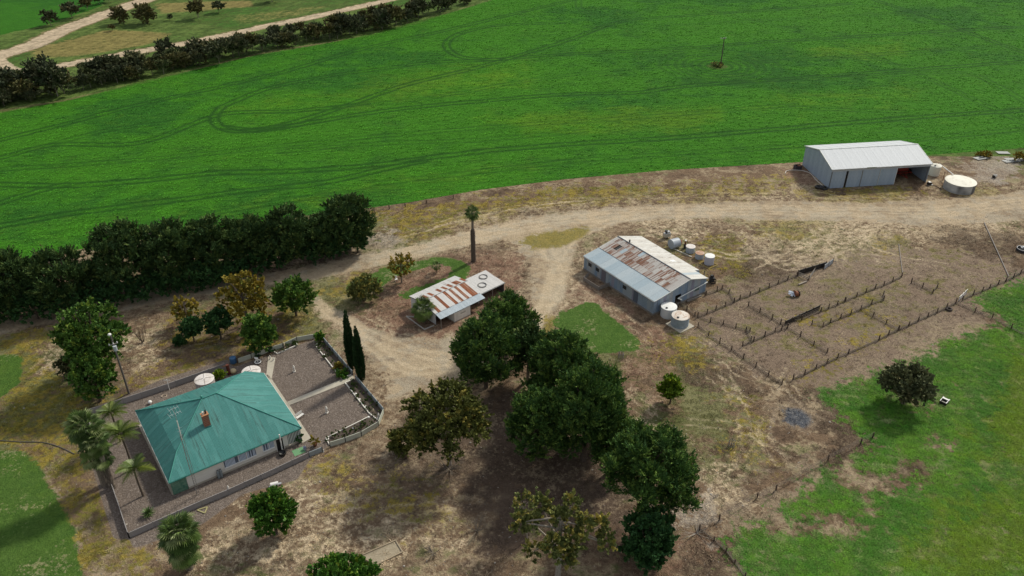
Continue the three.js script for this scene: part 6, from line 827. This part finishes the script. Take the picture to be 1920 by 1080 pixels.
// ---------- the house garden: fences, paths, beds, ornaments ----------
{
  reseed(700);
  const cg = [mat([0.5, 0.52, 0.44], 0.7), mat([0.46, 0.49, 0.41], 0.7)], bl = [mat([0.3, 0.34, 0.36], 0.7), mat([0.26, 0.3, 0.32], 0.7)], gr = [mat([0.3, 0.28, 0.275], 0.8), mat([0.27, 0.255, 0.25], 0.8)];
  const gf = (label, pts, h, m, step, dark_ = true) => { const t = thing('garden_fence', label, 'fence', [0, 0, 0], 0, 'low fence around the house garden'), w = pts.map((p) => P(...p)); for (let i = 0; i < w.length - 1; i++) { const A = w[i], B = w[i + 1], n = Math.max(1, Math.round(A.distanceTo(B) / step)); for (let k = 0; k < n; k++) { const a = lerp(A, B, k / n), b = lerp(A, B, (k + 0.975) / n); const p = obj('panel', bar(a.clone().setY(h / 2 + 0.03), b.clone().setY(h / 2 + 0.03), 0.04, h), m[k % 2], t); obj('cap_rail', bar(a.clone().setY(h + 0.06), b.clone().setY(h + 0.06), 0.08, 0.05), m[0], p); const N = Math.round(a.distanceTo(b) / 0.24); const rib = []; for (let q = 1; q < N; q++) rib.push(box(0.035, h - 0.06, 0.06).translate(...lerp(a, b, q / N).setY(h / 2 + 0.03).toArray())); if (rib.length) obj('ribs', rib, m[0], p); obj('post', box(0.1, h + 0.16, 0.1).translate(...a.clone().setY(h / 2 + 0.08).toArray()), dark_ ? dark : m[1], t); } if (i === w.length - 2) obj('post', box(0.1, h + 0.16, 0.1).translate(...B.clone().setY(h / 2 + 0.08).toArray()), dark_ ? dark : m[1], t); } return t; };
  gf('long grey fence along the back of the house yard', [[164, 779], [300, 735], [424, 691]], 0.95, gr, 2.6, false);
  gf('cream panelled fence behind the two statues of the back bed', [[447, 681], [472, 672], [503, 661], [531, 652], [557, 640], [593, 634]], 0.8, cg, 2.4);
  gf('blue grey fence between the cypresses and the upper bed', [[607, 640], [662, 704]], 0.8, bl, 1.8); gf('blue grey fence between the gate path and the gum tree', [[667, 711], [720, 774]], 0.8, bl, 1.8);
  gf('short cream fence turning the corner by the gum tree', [[720, 774], [710, 799]], 0.8, cg, 2.4); gf('cream panelled fence along the lower bed', [[710, 799], [678, 818], [648, 829], [619, 838]], 0.8, cg, 2.6);
  gf('short grey green fence by the potted plants', [[605, 847], [580, 857]], 0.8, bl, 2.4); gf('long grey fence along the front of the house yard', [[579, 858], [520, 886], [430, 927], [380, 948], [243, 1009]], 0.85, gr, 2.6, false);
  gf('grey fence beside the feather palms', [[243, 1009], [222, 945], [200, 882]], 0.85, gr, 2.6, false); gf('grey fence hidden behind the large fan palms', [[200, 882], [180, 830], [164, 779]], 0.85, gr, 2.6, false);
  const path = (label, a) => { const o = struct('concrete_path', (() => { const p = toWorld(a), sh = new THREE.Shape(p.map((q) => new THREE.Vector2(q[0], -q[1]))); const g = new THREE.ExtrudeGeometry(sh, { depth: 0.06, bevelEnabled: false }); return g.rotateX(-Math.PI / 2).translate(0, 0.006, 0); })(), concrete); return tag(o, label, 'path'); };
  path('pale concrete path from the house to the garden gate', [538.5, 754, 640, 712, 661, 704, 665, 710, 647, 719, 543, 760]); path('pale concrete path beside the tanks ending at two statues', [503, 669, 516.5, 671, 509, 713, 499, 706]); path('pale concrete strip along the side of the house', [497, 700, 506, 706, 538, 754, 543, 760, 583, 822, 566, 832, 560, 815]);
  const soil = mat([0.075, 0.058, 0.045], 1), edge = mat([0.74, 0.71, 0.64], 0.85);
  const bed = (label, a, openEdges, n, kinds) => {
    const w = toWorld(a), t = thing('garden_bed', label, 'garden bed', [0, 0, 0]); obj('soil', new THREE.ExtrudeGeometry(new THREE.Shape(w.map((q) => new THREE.Vector2(q[0], -q[1]))), { depth: 0.1, bevelEnabled: false }).rotateX(-Math.PI / 2).translate(0, 0.008, 0), soil, t);
    w.forEach((p, i) => { if (openEdges.includes(i)) return; const q = w[(i + 1) % w.length]; obj('edging', bar(V(p[0], 0.11, p[1]), V(q[0], 0.11, q[1]), 0.13, 0.2), edge, t); });
    const tri = new THREE.ShapeGeometry(new THREE.Shape(w.map((q) => new THREE.Vector2(q[0], q[1])))), pos = tri.attributes.position, ix = tri.index.array, lb = []; for (let i = 0; i < n; i++) { const f = 3 * Math.floor(rnd() * ix.length / 3); let u = rnd(), v = rnd(); if (u + v > 1) { u = 1 - u; v = 1 - v; } const A = [0, 1, 2].map((k) => [pos.getX(ix[f + k]), pos.getY(ix[f + k])]), s = rr(0.12, 0.34); lb.push({ x: A[0][0] + (A[1][0] - A[0][0]) * u + (A[2][0] - A[0][0]) * v, y: 0.14 + s * 0.5, z: A[0][1] + (A[1][1] - A[0][1]) * u + (A[2][1] - A[0][1]) * v, rx: s, ry: s * 0.8, rz: s }); }
    const pl = obj('plants', foliage(lb, n * 45, { cols: [[0.05, 0.085, 0.02], [0.1, 0.14, 0.04], [0.16, 0.09, 0.05]], len: 0.16, wid: 0.09, blades: 3, spray: 1, fill: 0.3, depth: 0.5, tips: 0.07, gain: 1.1 }), leafMat(0.7), t); pl.userData.kind = 'stuff'; return t;
  };
  bed('planted bed under the blue grey fence above the gate path', [592, 649, 600, 640, 608, 644, 659, 704, 640, 710, 632, 700], [1, 2], 42); bed('planted bed under the blue grey fence below the gate path', [647.5, 719, 664, 712, 718, 773, 708, 788, 691.5, 775], [1, 2], 34);
  bed('narrow planted bed along the cream panelled fence', [611, 823, 691, 783, 707, 796, 619, 836], [1, 2], 34); bed('small planted bed below the back cream fence', [513, 660, 553, 642, 558, 648, 520, 664], [0], 20);
  // ornaments
  const stone = mat([0.68, 0.65, 0.6], 0.8), ochre = mat([0.5, 0.42, 0.28], 0.8);
  const figure = (label, x, y, h, m, g) => { const t = thing('garden_statue', label, 'statue', at3(x, y, 0.0), rr(0, 6), g), s = h / 1.2; obj('plinth', [box(0.42 * s, 0.14 * s, 0.42 * s, 0, 0.07 * s, 0), cyl(0.15 * s, 0.13 * s, 0.2 * s, 0, 0.14 * s, 0, 12)], m, t); obj('figure', [new THREE.LatheGeometry([[0.001, 0.34], [0.19, 0.34], [0.16, 0.5], [0.12, 0.68], [0.15, 0.8], [0.16, 0.9], [0.07, 0.98], [0.06, 1.02], [0.1, 1.08], [0.1, 1.15], [0.05, 1.2], [0.001, 1.21]].map((p) => new THREE.Vector2(p[0] * s, p[1] * s)), 14), rod(V(0.13 * s, 0.88 * s, 0), V(0.2 * s, 0.6 * s, 0.1 * s), 0.04 * s), rod(V(-0.13 * s, 0.88 * s, 0), V(-0.12 * s, 0.66 * s, 0.18 * s), 0.04 * s)], m, t); return t; };
  figure('white statue on the gravel above the gate path', 552, 697, 1.25, stone); figure('white statue on the gravel below the gate path', 613, 774, 1.25, stone); figure('cream statue in the back bed against the cream fence', 534, 652, 1.0, ochre); figure('pale statue on the garden corner by the gum tree', 710, 784, 1.0, stone); figure('small ochre statue inside the lower fence bed', 700.5, 774, 0.8, ochre);
  figure('white bird shaped ornament at the near edge of the statue path', 507, 674, 0.8, stone); figure('white ornament on the far edge of the statue path', 513, 676, 0.7, stone); figure('pale ornament at the open end of the cream fence', 607, 847, 0.55, stone); figure('white figure standing on the long front fence line', 429, 920, 0.9, stone);
  const rock = (label, x, y, s) => { const t = thing('white_rock', label, 'rock', at3(x, y, 0.1), rr(0, 6), 'white rocks edging the garden beds'); const g = new THREE.IcosahedronGeometry(s, 1); const p = g.attributes.position; for (let i = 0; i < p.count; i++) { const k = 1 + 0.3 * (smp(NF, p.getX(i) * 0.7 + x, p.getY(i) * 0.7 + p.getZ(i) * 0.4) - 0.5); p.setXYZ(i, p.getX(i) * k * 1.15, p.getY(i) * k * 0.75, p.getZ(i) * k); } g.computeVertexNormals(); obj('stone', g, white, t); };
  for (const [x, y, s] of [[599, 655], [607.5, 665], [626, 691], [667, 738], [674, 749], [686, 762], [691, 782], [662, 803], [615, 823], [640, 700]].map((p) => [...p, rr(0.11, 0.19)])) rock('white rock lying at the edge of a garden bed', x, y, s);
  const ft = thing('bird_bath', 'white ring planter with a figure beside the half hidden tank', 'bird bath', at3(484, 681)); obj('ring', [new THREE.TorusGeometry(0.46, 0.1, 10, 30).rotateX(Math.PI / 2).translate(0, 0.3, 0), cyl(0.3, 0.4, 0.26, 0, 0.02, 0, 20, true)], white, ft); obj('inner_soil', cyl(0.4, 0.4, 0.04, 0, 0.24, 0, 20), dark, ft); obj('figure', [cyl(0.1, 0.09, 0.5, 0, 0.26, 0, 10), new THREE.SphereGeometry(0.24, 12, 10).scale(1.2, 0.8, 0.9).translate(-0.12, 0.95, 0), new THREE.SphereGeometry(0.13, 10, 8).translate(-0.34, 1.08, 0)], white, ft);
  const bn = thing('garden_bench', 'white slatted garden seat beside the house strip', 'bench', at3(563, 784), 0.95); for (let i = 0; i < 3; i++) obj('slat', box(1.3, 0.04, 0.12, 0, 0.45, -0.16 + i * 0.15), white, bn); for (let i = 0; i < 3; i++) obj('back_slat', box(1.3, 0.1, 0.03, 0, 0.6 + i * 0.14, -0.3), white, bn); for (const [x, z] of [[-0.55, -0.28], [0.55, -0.28], [-0.55, 0.2], [0.55, 0.2]]) obj('leg', box(0.06, 0.45, 0.06, x, 0.22, z), wood, bn);
  const dr = thing('blue_drum', 'blue plastic drum at the end of the cream fence', 'drum', at3(438, 680)); obj('barrel', new THREE.LatheGeometry([[0.001, 0], [0.5, 0.02], [0.54, 0.1], [0.52, 0.45], [0.56, 0.5], [0.52, 0.55], [0.52, 0.98], [0.48, 1.05], [0.001, 1.06]].map((p) => new THREE.Vector2(...p)), 26), mat([0.045, 0.13, 0.26], 0.4), dr);
  const hp = thing('hand_pump', 'rusty red standing cylinder with a wheel behind the house', 'pump', at3(430, 702), 0.5); obj('column', cyl(0.28, 0.25, 1.9, 0, 0, 0, 16), mat([0.12, 0.028, 0.02], 0.6), hp); obj('wheel', new THREE.TorusGeometry(0.55, 0.035, 8, 26).rotateX(0.9).translate(-0.25, 1.8, 0), rustMat, hp); obj('handle', bar(V(0, 1.7, 0), V(0.5, 2.1, 0.1), 0.05), dark, hp);
  const bs = thing('stone_basin', 'pale yellow round stone beside the red cylinder', 'basin', at3(438, 699)); obj('bowl', new THREE.SphereGeometry(0.5, 16, 10).scale(1, 0.8, 1).translate(0, 0.35, 0), mat([0.55, 0.45, 0.27], 0.85), bs);
  tree('garden_shrub', 'lime green shrub between the whole tank and the roof', 'shrub', 'lime', 410, 712, 694, 9, { n: 500, lobes: 4, h0: 0.02, sd: 611, limbs: 2 }); tree('palm_shrub', 'bright green shrub at the corner of cream and blue grey fences', 'shrub', 'citrus', 599, 640, 623, 9, { n: 500, lobes: 5, h0: 0.02, sd: 612, limbs: 3 }); tree('garden_shrub', 'green shrub in the bed next to the garden gate', 'shrub', 'citrus', 640, 706, 696, 11, { n: 600, lobes: 5, h0: 0.02, sd: 613, limbs: 3 }); tree('garden_shrub', 'dark red leaved shrub in the upper bed', 'shrub', 'gold', 634, 690, 682, 6, { n: 220, lobes: 3, h0: 0.02, sd: 614, limbs: 2 });
  const pot = (label, x, y, kind, m, s) => { const t = thing('plant_pot', label, 'plant pot', at3(x, y)); obj('pot', new THREE.LatheGeometry([[0.001, 0], [0.2, 0], [0.28, 0.4], [0.31, 0.4], [0.31, 0.46], [0.26, 0.46], [0.24, 0.38], [0.001, 0.36]].map((p) => new THREE.Vector2(p[0] * s, p[1] * s)), 18), m, t); obj('foliage', foliage([{ x: 0, y: 0.8 * s, z: 0, rx: 0.42 * s, ry: 0.4 * s, rz: 0.42 * s }], 260, { ...KIND[kind], len: 0.2, wid: 0.1 }), leafMat(0.7), t); };
  pot('dark potted plant at the corner of the house strip', 563, 829, 'dark', dark, 1.1); pot('red leaved pot plant beside the short fence', 591, 836, 'gold', rustMat, 1.1); pot('dark potted plant in front of the cream fence', 485, 670, 'dark', dark, 0.9); pot('dark pot beside the back bed against the cream fence', 507, 661, 'dark', dark, 0.8);
  const cn = thing('watering_can', 'blue and white metal bucket among the potted plants', 'bucket', at3(572, 843)); obj('bucket', [cyl(0.2, 0.26, 0.45, 0, 0, 0, 16, true), cyl(0.2, 0.2, 0.03, 0, 0.02, 0, 16)], mat([0.4, 0.44, 0.55], 0.4), cn); obj('handle', new THREE.TorusGeometry(0.25, 0.02, 6, 18, Math.PI).translate(0, 0.45, 0), steel, cn);
  const fp = thing('flue_pipe', 'white pipe standing up beside the dark door of the house', 'pipe', at3(530, 846)); obj('pipe', rod(V(0, 0, 0), V(0, 3.1, 0), 0.09), white, fp); 
  const kb = thing('black_cauldron', 'round black tub standing below the white pipe', 'tub', at3(530, 853)); obj('tub', new THREE.LatheGeometry([[0.001, 0], [0.4, 0.02], [0.52, 0.25], [0.5, 0.5], [0.44, 0.5], [0.42, 0.2], [0.001, 0.15]].map((p) => new THREE.Vector2(...p)), 24), black, kb);
  for (const [x, l] of [[411, 'first grey gas cylinder against the house wall'], [416, 'second grey gas cylinder nearer the long window']]) { const t = thing('gas_cylinder', l, 'gas cylinder', at3(x, 896 - (x - 411) * 0.45), 0, 'gas cylinders at the house wall'); obj('bottle', new THREE.LatheGeometry([[0.001, 0], [0.18, 0], [0.19, 0.05], [0.19, 1.05], [0.12, 1.22], [0.05, 1.27], [0.001, 1.28]].map((p) => new THREE.Vector2(...p)), 18), mat([0.2, 0.23, 0.24], 0.5), t); obj('collar', cyl(0.11, 0.11, 0.14, 0, 1.24, 0, 12, true), iron, t); }
  const ly = thing('white_cylinder', 'white painted cylinder lying on the grass near the citrus tree', 'cylinder', at3(515, 911), 0.35); obj('shell', new THREE.CylinderGeometry(0.3, 0.3, 1.0, 20).rotateZ(Math.PI / 2).translate(0, 0.3, 0), white, ly); obj('fitting', [box(0.4, 0.2, 0.3, 0.7, 0.15, 0.0), box(0.25, 0.12, 0.35, -0.6, 0.1, 0.1)], steel, ly);
  const yt = thing('triangle_frame', 'small yellowish timber triangle lying outside the front fence', 'frame', at3(380, 957)); const tv = [V(-0.7, 0.06, 0.0), V(0.45, 0.06, -0.55), V(0.45, 0.06, 0.5)]; for (let i = 0; i < 3; i++) obj('batten', bar(tv[i], tv[(i + 1) % 3], 0.14, 0.1), mat([0.36, 0.33, 0.16], 0.9), yt);
  const sp = thing('sandy_slab', 'rectangular sandy slab with a pale raised edge in dry grass', 'slab', [0, 0, 0]), q = [P(674, 1044), P(742, 1014.5), P(755, 1036), P(706, 1060)]; obj('edge', [0, 1, 2, 3].map((i) => bar(q[i].clone().setY(0.1), q[(i + 1) % 4].clone().setY(0.1), 0.14, 0.2)), mat([0.36, 0.29, 0.2], 0.9), sp); obj('bed', slab([q[3], q[2], q[1], q[0]].map((p) => p.clone().setY(0.07)), 0.06), lidTex([0.3, 0.25, 0.17], [0.45, 0.38, 0.28], 0.4, 0.9), sp);
  const ch = thing('white_chair', 'small white chair under the sparse yellowing tree', 'chair', at3(743, 527), 0.4); obj('seat', box(0.5, 0.05, 0.5, 0, 0.45, 0), white, ch); obj('backrest', box(0.5, 0.5, 0.05, 0, 0.75, -0.24), white, ch); for (const [x, z] of [[-0.21, -0.2], [0.21, -0.2], [-0.21, 0.21], [0.21, 0.21]]) obj('leg', box(0.05, 0.44, 0.05, x, 0.22, z), white, ch);
  const rg = thing('hose_ring', 'pale hose ring lying on gravel behind the roof corner', 'hose', at3(308, 743)); obj('coil', new THREE.TorusGeometry(0.36, 0.05, 8, 28).rotateX(Math.PI / 2).translate(0, 0.06, 0), mat([0.5, 0.4, 0.3], 0.7), rg);
  const wp = thing('clothes_post', 'thin white clothes post on the gravel behind the house', 'post', at3(318, 731)); obj('post', rod(V(0, 0, 0), V(0, 2.0, 0), 0.045), white, wp); obj('arm', rod(V(-0.5, 1.9, 0), V(0.5, 1.9, 0), 0.03), white, wp);
  const pp = thing('garden_pipe', 'dark garden pipe curving over the grass to the fan palms', 'pipe', [0, 0, 0]); obj('pipe', tube([[-10, 826], [40, 829], [80, 830], [110, 838], [140, 852]].map((p) => P(...p).setY(0.06)), 0.07, 30), mat([0.08, 0.075, 0.07], 0.7), pp);
  const vr = thing('white_flower_bush', 'little white cap vent on the gravel beside the back gutter', 'vent', at3(282, 757)); obj('cap', new THREE.SphereGeometry(0.3, 14, 8, 0, 6.3, 0, 1.6).translate(0, 0.3, 0), white, vr); obj('pipe', cyl(0.1, 0.1, 0.34, 0, 0, 0, 10), white, vr); vr.name = 'vent_cap';
}
// pebbles and sticks lying about: uncountable
{ reseed(801); const g = new THREE.IcosahedronGeometry(0.09, 0).scale(1.2, 0.6, 1), L0 = [], o = [0, 0, 0]; for (let i = 0; i < 60000 && L0.length < 5000; i++) { const z = rr(-61, -170), x = rr(-1, 1) * (70 - z) * 0.6; if (F.crop(x, z) > 0.3 || M.lawn(x, z) > 0.3 || M.pasture(x, z) > 0.3) continue; const k = Math.max(M.rubble(x, z), M.straw(x, z) * 0.6, M.scuff(x, z)); if (rnd() > 0.18 + k) continue; const c = rr(0.16, 0.42); L0.push({ x, z, a: rr(0, 6), s: rr(0.3, 1.0) * (rnd() < 0.03 ? 2 : 1), c: [c, c * 0.9, c * 0.78] }); }
  const m = new THREE.InstancedMesh(g, mat([1, 1, 1], 0.95), L0.length), mm = new THREE.Matrix4(), q = new THREE.Quaternion(), c = new THREE.Color(); L0.forEach((t, i) => { q.setFromAxisAngle(V(0, 1, 0), t.a); mm.compose(V(t.x, 0.02, t.z), q, V(t.s, t.s, t.s)); m.setMatrixAt(i, mm); m.setColorAt(i, c.setRGB(...t.c)); }); m.name = 'pebbles'; m.castShadow = m.receiveShadow = true; scene.add(m); tag(m, 'loose pale stones scattered over the farm ground', 'stones', null, 'stuff'); }
camera.updateProjectionMatrix();
renderer.render(scene, camera);
